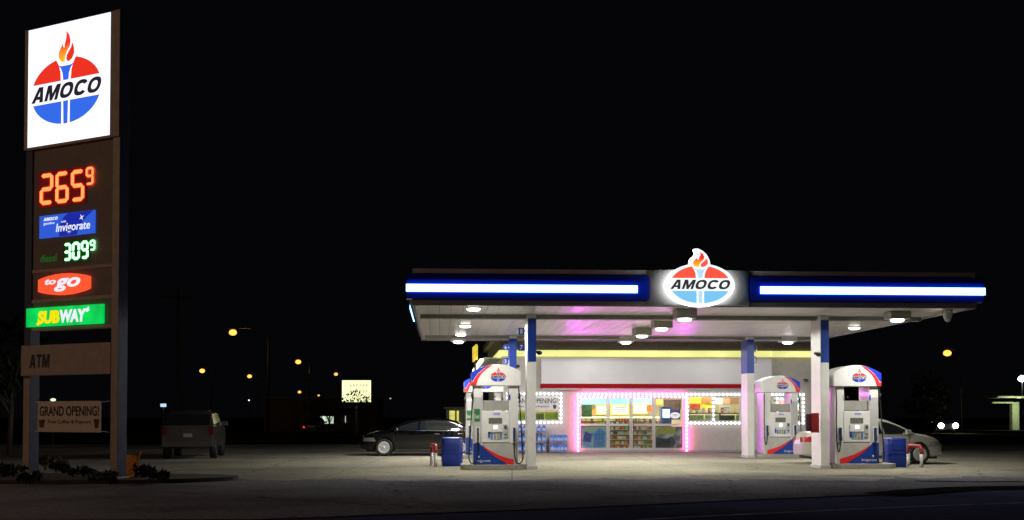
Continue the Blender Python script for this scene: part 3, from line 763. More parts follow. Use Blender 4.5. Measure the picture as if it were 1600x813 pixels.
r3 = rectpts(h3, .06); xm = h3[0]+(h3[1]-h3[0])*.38; bulbs(r3, 'white bulb string framing the far right window behind the rear pump', BW, [r3, [(xm, h3[2]+.1), (xm, h3[3]-.1)]], 'white bulb strings')
a, b, z0, z1 = hD
bulbs([(a-.07, .08)], 'pink bulb string framing the glass entrance doors', BP, [[(a-.07, .08), (a-.07, z1+.10), (b+.07, z1+.10), (b+.07, .08)], [(a+.05, z1-.02), (b-.05, z1-.02)]], 'pink bulb string round the doors', r=.048)
# pink wash really given off by the string (line lamps along the frame)
for (x, z, sx_, sz_) in ((a-.07, 1.25, .05, 2.3), (b+.07, 1.25, .05, 2.3), ((a+b)/2, z1+.1, 4.3, .05)):
    L = bpy.data.lights.new('pink_wash', 'AREA'); L.shape = 'RECTANGLE'; L.size = sx_; L.size_y = sz_; L.energy = 60; L.color = (.88, .07, 1)
    lo = bpy.data.objects.new('pink_wash', L); COL.objects.link(lo); lo.parent = st; lo.location = (x, -.13, z); lo.rotation_euler = (-pi/2, 0, 0)
    L = bpy.data.lights.new('pink_glow', 'AREA'); L.shape = 'RECTANGLE'; L.size = sx_; L.size_y = sz_; L.energy = 44; L.color = (1, .05, .26)
    lo = bpy.data.objects.new('pink_glow', L); COL.objects.link(lo); lo.parent = st; lo.location = (x, -.14, z); lo.rotation_euler = (pi/2, 0, 0)

# things in the windows and inside the shop
def board(px0, px1, py0, py1, v, m, name, label, cat, grp=None, th=.02):
    a, zt = S(px0, py0, v); b, zb = S(px1, py1, v)
    t = thing(name, SF.w((a+b)/2, v, zb), SF.a, label, cat, grp); w = (b-a)/2
    p = MB().box(-w, w, -th/2, th/2, 0, zt-zb, min(.004, th/4)).build('panel', m, t)
    return t, w, zt-zb
M_bann = mat('white_vinyl', (.74, .74, .76), .5, var=.05)
t, w, h = board(796, 873, 619.5, 641, .04, M_bann, 'banner', 'white grand opening banner in the left store window', 'banner')
text('GRAND OPENING!', -w+.05, w-.05, h*.50, h*.86, -.0105, .004, M_letter, t, bold=.012)
text('Free Coffee & Popcorn', -w+.36, w-.4, h*.16, h*.34, -.0105, .004, M_letter, t, bold=.01)
MB().prism([(-w+.10, h*.1), (-w+.22, h*.1), (-w+.25, h*.34), (-w+.07, h*.34)], -.014, -.0105).build('cup_drawing', M_dgrey, t)
MB().prism([(w-.22, h*.1), (w-.12, h*.1), (w-.09, h*.38), (w-.25, h*.38)], -.014, -.0105).build('popcorn_drawing', M_dgrey, t)
YG = mat('lime_print', (.42, .55, .04), .5, var=.35, scale=9); YL = mat('sun_yellow_print', (.8, .66, .08), .5, var=.2)
for i, (p0, p1, mm, lb) in enumerate(((797, 833, YG, 'lime green advert under the banner, left half of the window'), (835, 850, mat('olive_print', (.16, .22, .05), .5, var=.5, scale=20), 'dark olive advert under the banner in the window'), (851, 872, YG, 'lime green advert under the banner, right end of the window'))):
    t, w, h = board(p0, p1, 644, 657, .30, mm, 'window_advert', lb, 'poster', 'adverts under the banner')
    MB().box(-w, w, -.014, -.0105, h-.07, h).build('yellow_header', YL, t)
# posters low on the side lights
def poster_mat(name, cols, sc):
    m = bpy.data.materials.new(name); m.use_nodes = True; n = m.node_tree; b = n.nodes['Principled BSDF']
    tc = n.nodes.new('ShaderNodeTexCoord'); nz = n.nodes.new('ShaderNodeTexNoise'); nz.inputs['Scale'].default_value = sc; nz.inputs['Detail'].default_value = 3
    n.links.new(tc.outputs['Object'], nz.inputs['Vector']); r = n.nodes.new('ShaderNodeValToRGB'); n.links.new(nz.outputs[0], r.inputs[0])
    el = r.color_ramp.elements; k = len(cols)
    for i, c in enumerate(cols):
        p = .3+.4*i/(k-1)
        e = el[i] if i < 2 else el.new(p)
        e.position = p; e.color = list(c)+[1]
    n.links.new(r.outputs[0], b.inputs['Base Color']); return m
t, w, h = board(909, 948.5, 667, 701, .13, poster_mat('drinks_poster', [(.15, .2, .6), (.3, .55, .85), (.6, .62, .35), (.5, .42, .2)], 2.5), 'poster', 'blue and green poster low in the left glass panel by the doors', 'poster')
MB().prism([(-.05, .05), (.45, .05), (.42, .7), (.2, h-.05), (.0, .6)], -.014, -.0105).build('blue_figure', mat('poster_blue', (.12, .33, .75), .4, var=.3, scale=8), t)
MB().prism([(-.5, .3), (-.15, .25), (-.1, .6), (-.4, .72)], -.014, -.0105).build('purple_patch', mat('poster_violet', (.12, .12, .5), .4, var=.3, scale=8), t)
t, w, h = board(1025, 1066, 667, 702, .13, poster_mat('people_poster', [(.6, .6, .62), (.5, .48, .55), (.12, .12, .12), (.55, .52, .1)], 2.5), 'poster', 'grey and yellow poster low in the right glass panel by the doors', 'poster')
MB().box(-w, w*.5, -.014, -.0105, h*.68, h).build('yellow_patch', mat('poster_yellow', (.5, .46, .06), .5, var=.4, scale=6), t)
MB().prism([(-w, .05), (w*.3, .05), (w*.5, .3), (w*.2, .55), (-.1, .42), (-w, .5)], -.016, -.0105).build('dark_patch', mat('poster_black', (.03, .03, .035), .5, var=.3), t)
# snack racks behind the doors
packm = [mat('pack_%s' % n_, c_, .4) for n_, c_ in (('red', (.55, .05, .04)), ('yellow', (.7, .5, .05)), ('orange', (.65, .22, .04)), ('white', (.7, .68, .6)), ('green', (.1, .3, .06)), ('brown', (.2, .09, .04)), ('cream', (.65, .55, .3)))]
pb = MB().box(-.048, .048, -.04, .04, 0, .135, .01).build('snack_packet', packm[0]); pb_me = pb.data; bpy.data.objects.remove(pb)
pms = []
for m_ in packm:
    c_ = pb_me.copy(); c_.materials.clear(); c_.materials.append(m_); pms.append(c_)
rownames = ['bottom', 'second lowest', 'middle', 'second highest', 'top']
for (p0, p1, dn) in ((954, 984, 'left door'), (990, 1020, 'right door')):
    a, zt = S(p0, 667, .9); b, _ = S(p1, 667, .9); w = (b-a)/2
    rk = thing('snack_rack', SF.w((a+b)/2, .9, .02), SF.a, 'snack shelves seen through the lower glass of the %s' % dn, 'shelf', 'snack racks behind the doors')
    MB().box(-w, w, .28, .31, 0, zt-.02).build('back_panel', mat('rack_brown', (.25, .2, .14), .6), rk)
    for k in range(5):
        z = .10+k*.205
        MB().box(-w, w, -.12, .28, z-.015, z).build('shelf', M_white, rk)
        n = 9
        for i in range(n):
            x = -w+.06+(2*w-.12)*i/(n-1)
            o = bpy.data.objects.new('snack_packet', random.choice(pms)); COL.objects.link(o)
            p = SF.w((a+b)/2+x, .9-.05, z+.022); o.location = p; o.rotation_euler = (0, 0, SF.a+random.uniform(-.2, .2)); o.scale = (1, 1, random.uniform(.8, 1.05))
            tag(o, 'bright snack packet on the %s shelf behind the %s' % (rownames[k], dn), 'snack packet', 'packets on the %s shelf behind the %s' % (rownames[k], dn))
# upper view inside
MB().box(S(905, 630, 5)[0], S(1018, 630, 5)[0], 4.95, 5.02, S(960, 632, 5)[1], 2.9).build('blue_soffit', mat('sky_blue_soffit', (.25, .55, .75), .5), st)
for p0, p1, y0, y1, lb in ((933, 949, 635, 646, 'white menu board behind the left glass panel'), (956, 981, 634, 647, 'white menu board behind the left door'), (990, 1010, 633, 645, 'white menu board with blue print behind the right door')):
    t, w, h = board(p0, p1, y0, y1, 3.5, glow('menu_backlight', (1, .98, .85), .95), 'menu_board', lb, 'menu board', 'menu boards above the counter')
    bb = MB()
    for k in range(3):
        for j in range(7):
            if random.random() < .8: bb.box(-w*.8+j*w*.24, -w*.8+j*w*.24+w*.17, -.018, -.0115, h*(.2+.25*k), h*(.2+.25*k)+h*.12)
    bb.build('print', M_dgrey if p0 != 990 else M_bblue, t)
    MB().box(-w-.06, w+.06, .012, .03, -.06, h+.06).build('surround', YL, t)
cnt = thing('service_counter', SF.w(S(962, 655, 3)[0], 3, 0.02), SF.a, 'long counter with lit yellow edge inside the doors', 'counter')
wc = 1.95*1.1
MB().box(-wc, wc, -.3, .35, 0, 1.15, .01).build('counter_body', mat('counter_green', (.2, .24, .12), .5, var=.6, scale=12), cnt)
MB().box(-wc-.03, wc+.03, -.35, .40, 1.155, 1.20, .006).build('counter_top', mat('counter_top_wood', (.4, .22, .09), .4), cnt)
MB().box(-wc, wc, .0, .3, 1.42, 1.46).build('sneeze_guard_light', glow('counter_tube', (1, .95, .55), 4), cnt)
for i in range(34):
    x = -wc+.1+(2*wc-.2)*i/33
    o = MB().sphere((0, 0, .05), random.uniform(.05, .075), 8).build('fruit', random.choice(packm))
    o.location = SF.w(S(962, 655, 3)[0]+x, 2.82, 1.225); tag(o, 'small colourful item in the row on the service counter', 'produce', 'items along the service counter')
t, w, h = board(909, 925, 633, 652, 2.6, mat('dark_green_banner', (.06, .14, .05), .5, var=.6, scale=6), 'hanging_sign', 'dark green rounded display left of the menu boards', 'sign')
tr_ = thing('tiered_rack', SF.w(S(962, 655, 2.2)[0], 2.2, .02), SF.a, 'low tiered rack of bright packets in front of the service counter', 'rack')
MB().box(-1.85, 1.85, -.25, .25, 0, 1.10, .01).build('base', M_dgrey, tr_); MB().box(-1.85, 1.85, .02, .25, 1.103, 1.27, .005).build('step', M_dgrey, tr_)
for k, (yy, zz_) in enumerate(((-.12, 1.125), (.13, 1.292))):
    for i in range(30):
        o = bpy.data.objects.new('snack_packet', random.choice(pms)); COL.objects.link(o)
        o.location = SF.w(S(962, 655, 2.2)[0]-1.78+3.56*i/29, 2.2+yy, zz_); o.rotation_euler = (0, 0, SF.a+random.uniform(-.3, .3)); o.scale = (1, 1, random.uniform(.7, 1.1))
        tag(o, 'bright packet on the %s step of the tiered rack inside the doors' % ('lower', 'upper')[k], 'snack packet', 'packets on the %s step of the tiered rack' % ('lower', 'upper')[k])
# drinks machine and oval sign
mc = thing('drinks_machine', SF.w(S(1040, 650, 1.6)[0], 1.6, .02), SF.a, 'blue drinks machine with a glowing white screen behind the right glass', 'vending machine')
MB().box(-.22, .22, -.2, .3, 0, 1.9, .02).build('machine_body', mat('machine_blue', (.05, .09, .3), .4), mc)
MB().box(-.17, .17, -.212, -.203, 1.42, 1.8).build('screen', glow('white_screen', (.6, .85, 1), 2), mc)
t, w, h = board(1046.5, 1063, 640, 656, .30, mat('violet_card', (.12, .1, .45), .5), 'oval_sign', 'white oval sign with red writing on a violet card in the door glass', 'sign')
MB().prism([(w*.95*cos(2*pi*k/24), h*.42+h*.3*sin(2*pi*k/24)) for k in range(24)], -.018, -.0115).build('white_oval', glow('white_oval_light', (1, .9, .92), 1), t)
text('OPEN', -w*.6, w*.6, h*.30, h*.54, -.0185, .004, M_red, t)
# right window interiors
M_or = mat('orange_sign_paint', (.8, .2, .05), .5, var=.1)
t, w, h = board(1077, 1113, 621, 640, 3.0, YL, 'yellow_board', 'yellow board in the window right of the doors', 'board')
t, w, h = board(1096, 1112, 621, 629, 2.9, M_or, 'orange_sign', 'orange sign above the yellow board in the window', 'sign')
t, w, h = board(1140, 1157, 622, 632, 3.0, mat('tan_board', (.45, .24, .12), .6, var=.2), 'tan_board', 'tan board at the right end of the middle window', 'board')
t, w, h = board(1124, 1142, 634, 643, 2.4, mat('pale_menu', (.75, .72, .45), .5), 'small_menu', 'small pale menu card right of the window divider', 'menu board')
bb = MB()
for k in range(2): bb.box(-w*.8, w*.8, -.016, -.0105, h*(.2+.35*k), h*(.32+.35*k))
bb.build('print', M_bblue, t)
zr_ = S(1100, 645.5, 2.0)[1]
bar = thing('display_bar', SF.w(S(1076, 650, 2)[0], 2.0, .02), SF.a, 'dark rail over green panels seen through the windows right of the doors', 'counter')
bl_ = S(1270, 650, 2)[0]-S(1076, 650, 2)[0]
for i in range(8):
    MB().box(bl_*i/8+.03, bl_*(i+1)/8-.03, .0, .06, 0, zr_-.12).build('panel', (mat('sage_panel', (.30, .40, .14), .6, var=.4, scale=4), mat('dark_olive_panel', (.06, .08, .04), .6, var=.4), mat('pale_green_panel', (.45, .55, .28), .6, var=.3, scale=4))[(0, 2, 1, 0, 2, 1, 0, 1)[i]], bar)
MB().box(0, bl_, -.12, .1, zr_-.06, zr_-.01, .005).build('dark_rail', M_dgrey, bar)
for i in range(5):
    MB().box(bl_*i/4-.03, bl_*i/4+.03, -.03, -.002, 0, zr_-.062).build('post', M_dgrey, bar)
RR = random.Random(11)
for i in range(20):
    u_ = S(1079, 650, 2)[0]+(bl_-.2)*i/19
    t = thing('carton', SF.w(u_, 2.0, zr_+.015), SF.a+RR.uniform(-.3, .3), 'small coloured carton in the row on the dark rail behind the right windows', 'carton', 'cartons on the dark rail')
    hh_ = RR.uniform(.08, .24); MB().box(-.06, .06, -.04, .04, 0, hh_, .006).build('carton_body', RR.choice(packm), t); MB().box(-.045, .045, -.044, -.041, hh_*.3, hh_*.7).build('carton_label', M_white, t)
for (p0, p1, y0, y1, mm, lb) in ((1078, 1094, 631, 641, mat('red_board', (.6, .08, .04), .5, var=.2), 'red card low behind the left half of the middle window'), (1117, 1129, 622, 632, mat('white_board', (.8, .8, .75), .5), 'white card at the top behind the right half of the middle window'),
    (1193, 1205, 624, 640, mat('teal_board', (.1, .35, .35), .5, var=.3), 'teal card behind the far right window'), (1206, 1222, 634, 645, mat('brown_board', (.3, .14, .07), .5, var=.3), 'brown card in the far right window'),
    (1130, 1141, 622, 631, mat('peach_board', (.75, .42, .25), .5, var=.2), 'peach coloured card beside the white one in the middle window')):
    board(p0, p1, y0, y1, 2.8, mm, 'wall_card', lb, 'card')
for (p0, p1, y0, y1, mm, lb) in ((1025, 1036, 624, 633, mat('amber_board', (.8, .5, .12), .5, var=.2), 'amber card at the top behind the right glass panel'), (1037, 1064, 625, 640, mat('dark_brown_board', (.14, .08, .06), .5, var=.5, scale=8), 'dark brown cabinet front behind the oval sign'),
    (1010, 1022, 634, 643, mat('red_orange_board', (.8, .14, .04), .5, var=.3), 'orange red card behind the right door'), (925, 932, 640, 648, mat('orange_card', (.85, .3, .05), .5, var=.3), 'small orange card beside the green display')):
    board(p0, p1, y0, y1, 3.2, mm, 'wall_card', lb, 'card')
nn = thing('neon_sign', SF.w(S(1228, 628, .3)[0], .3, S(1228, 629, .3)[1]), SF.a, 'red and blue neon sign in the far right window', 'neon sign')
MB().tube([(-.35+.7*i/24, 0, .10*sin(i*.9)) for i in range(25)], .022, 6).build('red_tube', glow('red_neon', (1, .12, .12), 5), nn)
MB().tube([(-.4+.8*i/24, 0, .16+.04*sin(i*1.3)) for i in range(25)], .018, 6).build('blue_tube', glow('blue_neon', (.2, .4, 1), 5), nn)
nn = thing('round_neon_sign', SF.w(S(1246, 629, .3)[0], .3, S(1246, 629, .3)[1]), SF.a, 'small round blue neon ring at the right of the far window', 'neon sign')
MB().tube([(.10*cos(i*pi/10), 0, .16*sin(i*pi/10)) for i in range(20)], .03, 6).build('ring', glow('cyan_neon', (.3, .7, 1), 5), nn)

# washer fluid jugs on shelves in front of the wall
M_jug = mat('blue_fluid_jug', (.09, .22, .78), .25, var=.25, scale=14, coat=.4)
jg = MB().box(-.075, .075, -.06, .06, 0, .19, .03).prism([(-.07, .185), (.07, .185), (.025, .27), (-.025, .27)], -.045, .045, bev=.008)
jg.tube([(.03, 0, .255), (.075, 0, .24), (.08, 0, .17)], .012, 6)
jm = jg.build('jug_body', M_jug)
cap = MB().cyl((0, 0, .27), (0, 0, .30), .024, n=10).build('cap', M_white); lab = MB().box(-.055, .055, -.068, -.062, .05, .15).build('jug_label', mat('pale_label', (.45, .55, .8), .4, var=.4, scale=30))
jmd, cpd, lbd = jm.data, cap.data, lab.data
for o in (jm, cap, lab): bpy.data.objects.remove(o)
def shelf_of_jugs(px0, px1, tiers, nj, name):
    a, _ = S(px0, 700, -.35); b, _ = S(px1, 700, -.35); w = (b-a)/2; dz = S(840, 687, -.35)[1]-S(840, 705, -.35)[1]
    dz = .40
    r = thing('display_rack', SF.w((a+b)/2, -.35, 0), SF.a, 'wire rack of blue jugs %s' % name, 'rack', 'racks of blue jugs by the wall')
    for k in range(tiers):
        MB().box(-w, w, -.16, .2, .03+k*dz, .05+k*dz).build('shelf', M_grey, r)
    for q in (-w, w-.025):
        for y in (-.16, .18):
            MB().box(q, q+.025, y, y+.02, .0+.006, .05+(tiers-1)*dz-.02).build('post', M_grey, r)
    for k in range(tiers):
        tn = ('bottom', 'second' if tiers == 3 else 'top', 'top')[k]
        for i in range(nj):
            x = -w+.1+(2*w-.2)*i/(nj-1)
            j = thing('fluid_jug', SF.w((a+b)/2+x, -.40+random.uniform(-.02, .02), .052+k*dz), SF.a+random.uniform(-.15, .15), 'blue jug on the %s tier of the rack %s' % (tn, name), 'jug', 'blue jugs on the %s tier %s' % (tn, name))
            for nm, md in (('jug_body', jmd), ('cap', cpd), ('jug_label', lbd)):
                o = bpy.data.objects.new(nm, md); COL.objects.link(o); o.parent = j
            j.scale = (1.05, 1.05, 1.12)
shelf_of_jugs(801, 853, 3, 7, 'under the left store window')
shelf_of_jugs(858, 887, 2, 5, 'nearest the entrance')
# wall light cone cameras, downpipe
MB().cyl((S(1158, 690)[0]+.35, -.05, 0.0), (S(1158, 690)[0]+.35, -.05, z_b-.1), .03, n=8).build('downpipe', M_grey, st)

# ------------------------------------------------------------------ pylon sign
PF = Frame(*ground(183, 755).to_tuple()[:2], radians(-28))
def Q(px, py, v=0): return PF.uz(px, py, v)
py_ = thing('pylon_sign', PF.w(0, 0), PF.a, 'tall two legged price sign with a lit white emblem panel on top', 'price sign')
xL = Q(40, 400)[0]; xR = 0.0; zT = Q(180, 19.5)[1]
def zz(pxm, y): return Q(pxm, y)[1]
M_pf = mat('sign_frame_paint', (.34, .28, .24), .6, var=.15); M_pp = mat('sign_panel_brown', (.16, .13, .115), .6, var=.12)
M_post = mat('sign_post_side_shade', (.045, .055, .11), .6, var=.2)  # bluish dark: shade of the weakly lit sides put into the colour
z_cab = zz(110, 590)
for (x0, x1) in ((xL-.02, xL+.20), (xR-.22, xR)):
    p = MB().box(x0, x1, .0, .27, 0, zT+.02, .008).build('post', M_post, py_)
    MB().box(x0+.003, x1-.003, -.006, -.001, 0.14, z_cab if x0 < -1 else zT, .001).build('lit_post_front', M_pf, p)  # added thin cover, its brown carries the lamp-lit tone of the post front
    MB().box(x0-.06, x1+.06, -.06, .33, 0.1, .14, .01).build('base_plate', M_grey, p)
iL, iR = xL+.203, xR-.223
def rail(y, pxm=100, h=.06):
    z = zz(pxm, y); return MB().box(iL, iR, .02, .25, z-h/2, z+h/2, .006).build('cross_rail', M_pf, py_)
for y in (225.5, 420.5, 468, 513): rail(y, h=.08)
def panel(x0, x1, y0, y1, pxm, m, name, v=.05, th=.15):
    z1, z0 = zz(pxm, y0), zz(pxm, y1)
    return MB().box(x0, x1, v, v+th, z0, z1, .004).build(name, m, py_), z0, z1
panel(iL+.002, iR-.002, 229, 417.5, 100, M_pp, 'price_panel'); panel(iL+.002, iR-.002, 423, 465.5, 100, M_pp, 'infill_panel'); panel(iL+.002, iR-.002, 470.5, 510.5, 100, M_pp, 'infill_panel')
atm, az0, az1 = panel(Q(34, 560)[0], iR-.003, 538, 586, 100, M_pf, 'service_panel', -.02, .2)
wordmark('ATM', Q(47, 564)[0], Q(79, 564)[0], zz(63, 575), zz(63, 554), -.0205, .006, mat('navy_letter', (.03, .035, .06), .5), atm, shear=.12)
# top cabinet
cab = MB().box(xL-.03, xR+.02, -.05, .30, zz(110, 226.5), zT+.03, .01).build('sign_cabinet', M_post, py_)
for b_ in ((xL-.03, Q(46.5, 140)[0]), (Q(176, 120)[0], xR+.02)): MB().box(b_[0]+.004, b_[1], -.06, -.051, zz(110, 226.5)+.02, zT+.02, .002).build('frame_trim', M_pf, cab)
MB().box(Q(46.5, 140)[0]+.003, Q(176, 120)[0]-.003, -.06, -.051, zz(110, 226.3), zz(110, 222.8)).build('frame_trim', M_pf, cab)
fx0, fx1 = Q(47.5, 140)[0], Q(175, 120)[0]; fz1, fz0 = zz(110, 35.5), zz(110, 222)
MB().box(fx0, fx1, -.065, -.052, fz0, fz1).build('lit_face', glow('violet_white_face', (.93, .91, 1), 1.25, .10, .6), cab)
exl, exr = Q(53, 150)[0], Q(162, 130)[0]; ew2 = exr-exl
ecx = (exl+exr)/2; ecz = zz(107.5, 142)
emblem(cab, ecx, ecz, ew2, -.066, EM_LIT, .006, hh=.335)
# LED digits
SEG = {'0': 'abcdef', '1': 'bc', '2': 'abged', '3': 'abgcd', '4': 'fgbc', '5': 'afgcd', '6': 'afgedc', '7': 'abc', '8': 'abcdefg', '9': 'abcfgd'}
def led(ch, x0, x1, z0, z1, v, m, parent, t=None, name='led_digit'):
    w, h = x1-x0, z1-z0; t = t or w*.2; zm = (z0+z1)/2; g = t*.10; sk = w*.04
    def H(z): return [(x0+g+t*.5, z), (x0+g+t, z+t/2), (x1-g-t, z+t/2), (x1-g-t*.5, z), (x1-g-t, z-t/2), (x0+g+t, z-t/2)]
    def V(x, za, zb): return [(x, za+g), (x+t/2, za+g+t*.35), (x+t/2, zb-g-t*.35), (x, zb-g), (x-t/2, zb-g-t*.35), (x-t/2, za+g+t*.35)]
    pos = dict(a=H(z1-t/2), g=H(zm), d=H(z0+t/2), f=V(x0+t/2, zm, z1-t*.4), b=V(x1-t/2, zm, z1-t*.4), e=V(x0+t/2, z0+t*.4, zm), c=V(x1-t/2, z0+t*.4, zm))
    b = MB()
    for s_ in SEG[ch]: b.prism(pos[s_], v-.012, v)
    return b.build(name, m, parent)
R_LED = glow('amber_red_led', (1, .075, .02), 6.5); G_LED = glow('green_led', (.25, 1, .35), 4)
rp = MB().box(Q(58, 290)[0], Q(133.5, 290)[0], .03, .048, zz(96, 322), zz(96, 264), .004).build('price_display', mat('led_board', (.5, .04, .03), .8), py_)
for i, ch in enumerate('265'):
    p0 = 61.5+i*24.2; led(ch, Q(p0, 290)[0], Q(p0+20, 290)[0], zz(p0+10, 319.5-i*2.6), zz(p0+10, 271.5-i*3.1), .029, R_LED, rp)
led('9', Q(133, 275)[0], Q(144.5, 275)[0], zz(139, 288.5), zz(139, 261), .029, R_LED, rp)
iv = MB().box(Q(60.5, 350)[0], Q(147, 350)[0], .02, .048, zz(104, 368.5), zz(104, 333), .004).build('fuel_advert', glow('advert_blue', (.03, .13, .85), .75), py_)
WL = glow('white_backlit_letter', (.85, .9, 1), .95)
x0_, x1_ = Q(60.5, 350)[0], Q(147, 350)[0]; za, zb = zz(104, 368.5), zz(104, 333); hw_ = x1_-x0_; hh_ = zb-za
dk = [(x0_+hw_*.37, za+.005), (x0_+hw_*.36, za+hh_*.45), (x0_+hw_*.45, za+hh_*.85), (x0_+hw_*.52, zb-.005), (x0_+hw_*.98, zb-.005), (x0_+hw_*.85, za+hh_*.75), (x0_+hw_*.72, za+hh_*.3), (x0_+hw_*.68, za+.005)]
MB().prism(dk, .017, .0199).build('dark_swirl', glow('advert_navy', (.01, .03, .6), .6), iv)
text('Invigorate', x0_+hw_*.31, x0_+hw_*.92, za+hh_*.10, za+hh_*.58, .0165, .004, WL, iv, shear=.15, bold=.012)
wordmark('AMOCO', x0_+hw_*.08, x0_+hw_*.34, za+hh_*.76, za+hh_*.90, .0165, .004, WL, iv, shear=.3)
text('gasoline', x0_+hw_*.08, x0_+hw_*.28, za+hh_*.56, za+hh_*.70, .0165, .004, WL, iv)
text('with', x0_+hw_*.40, x0_+hw_*.49, za+hh_*.60, za+hh_*.70, .0165, .004, WL, iv)
sx_, sz_ = x0_+hw_*.77, za+hh_*.74; st_ = []
for k in range(8):
    a_ = k*pi/4+.5; r_ = (.085 if k % 2 == 0 else .022); st_.append((sx_+r_*cos(a_), sz_+r_*sin(a_)))
MB().prism(st_, .0125, .0165).build('star_mark', WL, iv)
gp = MB().box(Q(96, 390)[0], Q(138, 390)[0], .03, .048, zz(117, 409), zz(117, 375), .004).build('diesel_display', mat('green_led_board', (.06, .18, .06), .7), py_)
for i, ch in enumerate('309'):
    p0 = 98+i*13.6; led(ch, Q(p0, 390)[0], Q(p0+11.6, 390)[0], zz(p0+6, 407.5-i*1.6), zz(p0+6, 380-i*1.9), .029, G_LED, gp, t=(Q(102, 390)[0]-Q(98, 390)[0])*.72)
led('9', Q(139.5, 382)[0], Q(147, 382)[0], zz(143, 391), zz(143, 375), .029, G_LED, gp)
text('diesel', Q(61, 403)[0], Q(86, 403)[0], zz(73, 409), zz(73, 397.5), .045, .006, mat('green_letter', (.03, .25, .03), .5, emit=(.02, .2, .02), es=.35), py_, bold=.01)
# red lozenge
lx0, lx1 = Q(61, 444)[0], Q(140, 444)[0]; lz0, lz1 = zz(100, 461), zz(100, 427.5); lw = lx1-lx0; lh = lz1-lz0
lp = [(lx0, lz0+lh*.22), (lx0, lz0+lh*.78)]+[(lx0+lw*t_, lz0+lh*(.78+.22*sin(pi*t_)**.8)) for t_ in (.08, .2, .35, .5, .65, .8, .92)]+[(lx1, lz0+lh*.78), (lx1, lz0+lh*.22)]+[(lx0+lw*t_, lz0+lh*(.22-.22*sin(pi*t_)**.8)) for t_ in (.92, .8, .65, .5, .35, .2, .08)]
lg = MB().prism(lp, -.03, .048).build('red_badge', glow('red_orange_backlit', (1, .09, .03), 1.05), py_)
text('go', lx0+lw*.33, lx0+lw*.84, lz0+lh*.16, lz0+lh*.78, -.0305, .006, WL, lg, shear=.25, bold=.03)
text('to', lx0+lw*.14, lx0+lw*.36, lz0+lh*.52, lz0+lh*.78, -.0305, .006, WL, lg, shear=.25, bold=.03)
gx0, gx1 = Q(42.5, 494)[0], Q(161, 494)[0]; gz0, gz1 = zz(100, 508.8), zz(100, 479); gw = gx1-gx0; gh = gz1-gz0
gr = MB().box(gx0, gx1, -.03, .048, gz0, gz1, .004).build('green_shop_sign', glow('green_backlit', (.0, .62, .09), 1.0, .25, 2.5), py_)
text('SUB', gx0+gw*.16, gx0+gw*.45, gz0+gh*.14, gz0+gh*.82, -.0305, .006, glow('yellow_backlit', (.95, .72, .0), 1.05), gr, shear=.1, bold=.05)
text('WAY', gx0+gw*.455, gx0+gw*.80, gz0+gh*.14, gz0+gh*.82, -.0305, .006, WL, gr, shear=.1, bold=.05)
MB().prism([(gx0+gw*.79, gz0+gh*.74), (gx0+gw*.83, gz0+gh*.92), (gx0+gw*.84, gz0+gh*.7), (gx0+gw*.80, gz0+gh*.62)], -.036, -.0305).build('arrow_tip', WL, gr)
MB().prism([(gx0+gw*.17, gz0+gh*.22), (gx0+gw*.135, gz0+gh*.16), (gx0+gw*.17, gz0+gh*.05), (gx0+gw*.19, gz0+gh*.13)], -.036, -.0305).build('arrow_tip', glow('yellow_backlit', (0, 0, 0), 1), gr)
# banner between posts
bx0, bx1 = Q(59.5, 650, -.05)[0], Q(158, 650, -.05)[0]; bz1, bz0 = Q(100, 627, -.05)[1], Q(100, 675.5, -.05)[1]
bn = thing('banner', PF.w((bx0+bx1)/2, -.05, bz0), PF.a, 'off white grand opening banner strung between the legs of the tall sign', 'banner')
bwid = (bx1-bx0)/2; bh = bz1-bz0
MB().box(-bwid, bwid, -.008, .008, 0, bh, .004).build('sheet', mat('aged_banner_vinyl', (.58, .5, .44), .7, var=.08), bn)
text('GRAND OPENING!', -bwid*.94, bwid*.94, bh*.52, bh*.84, -.0085, .004, M_letter, bn, bold=.02)
text('Free Coffee & Popcorn', -bwid*.66, bwid*.70, bh*.24, bh*.40, -.0085, .004, mat('brown_letter', (.08, .035, .03), .6), bn, bold=.012)
MB().prism([(-bwid*.93, bh*.14), (-bwid*.8, bh*.14), (-bwid*.76, bh*.40), (-bwid*.97, bh*.40)], -.012, -.0085).build('cup_drawing', mat('brown_letter', (.1, .04, .03)), bn)
MB().prism([(bwid*.82, bh*.14), (bwid*.92, bh*.14), (bwid*.96, bh*.42), (bwid*.78, bh*.42)], -.012, -.0085).build('popcorn_drawing', mat('brown_letter', (.1, .04, .03)), bn)
for sx_, xx in ((-1, bx0-.0), (1, bx1)):
    for z_ in (.03, bh-.03):
        MB().tube([(sx_*bwid, 0, z_), (sx_*(bwid+.22), .1, z_+.03*(1 if z_ > .1 else -1))], .008, 5).build('rope', M_white, bn)

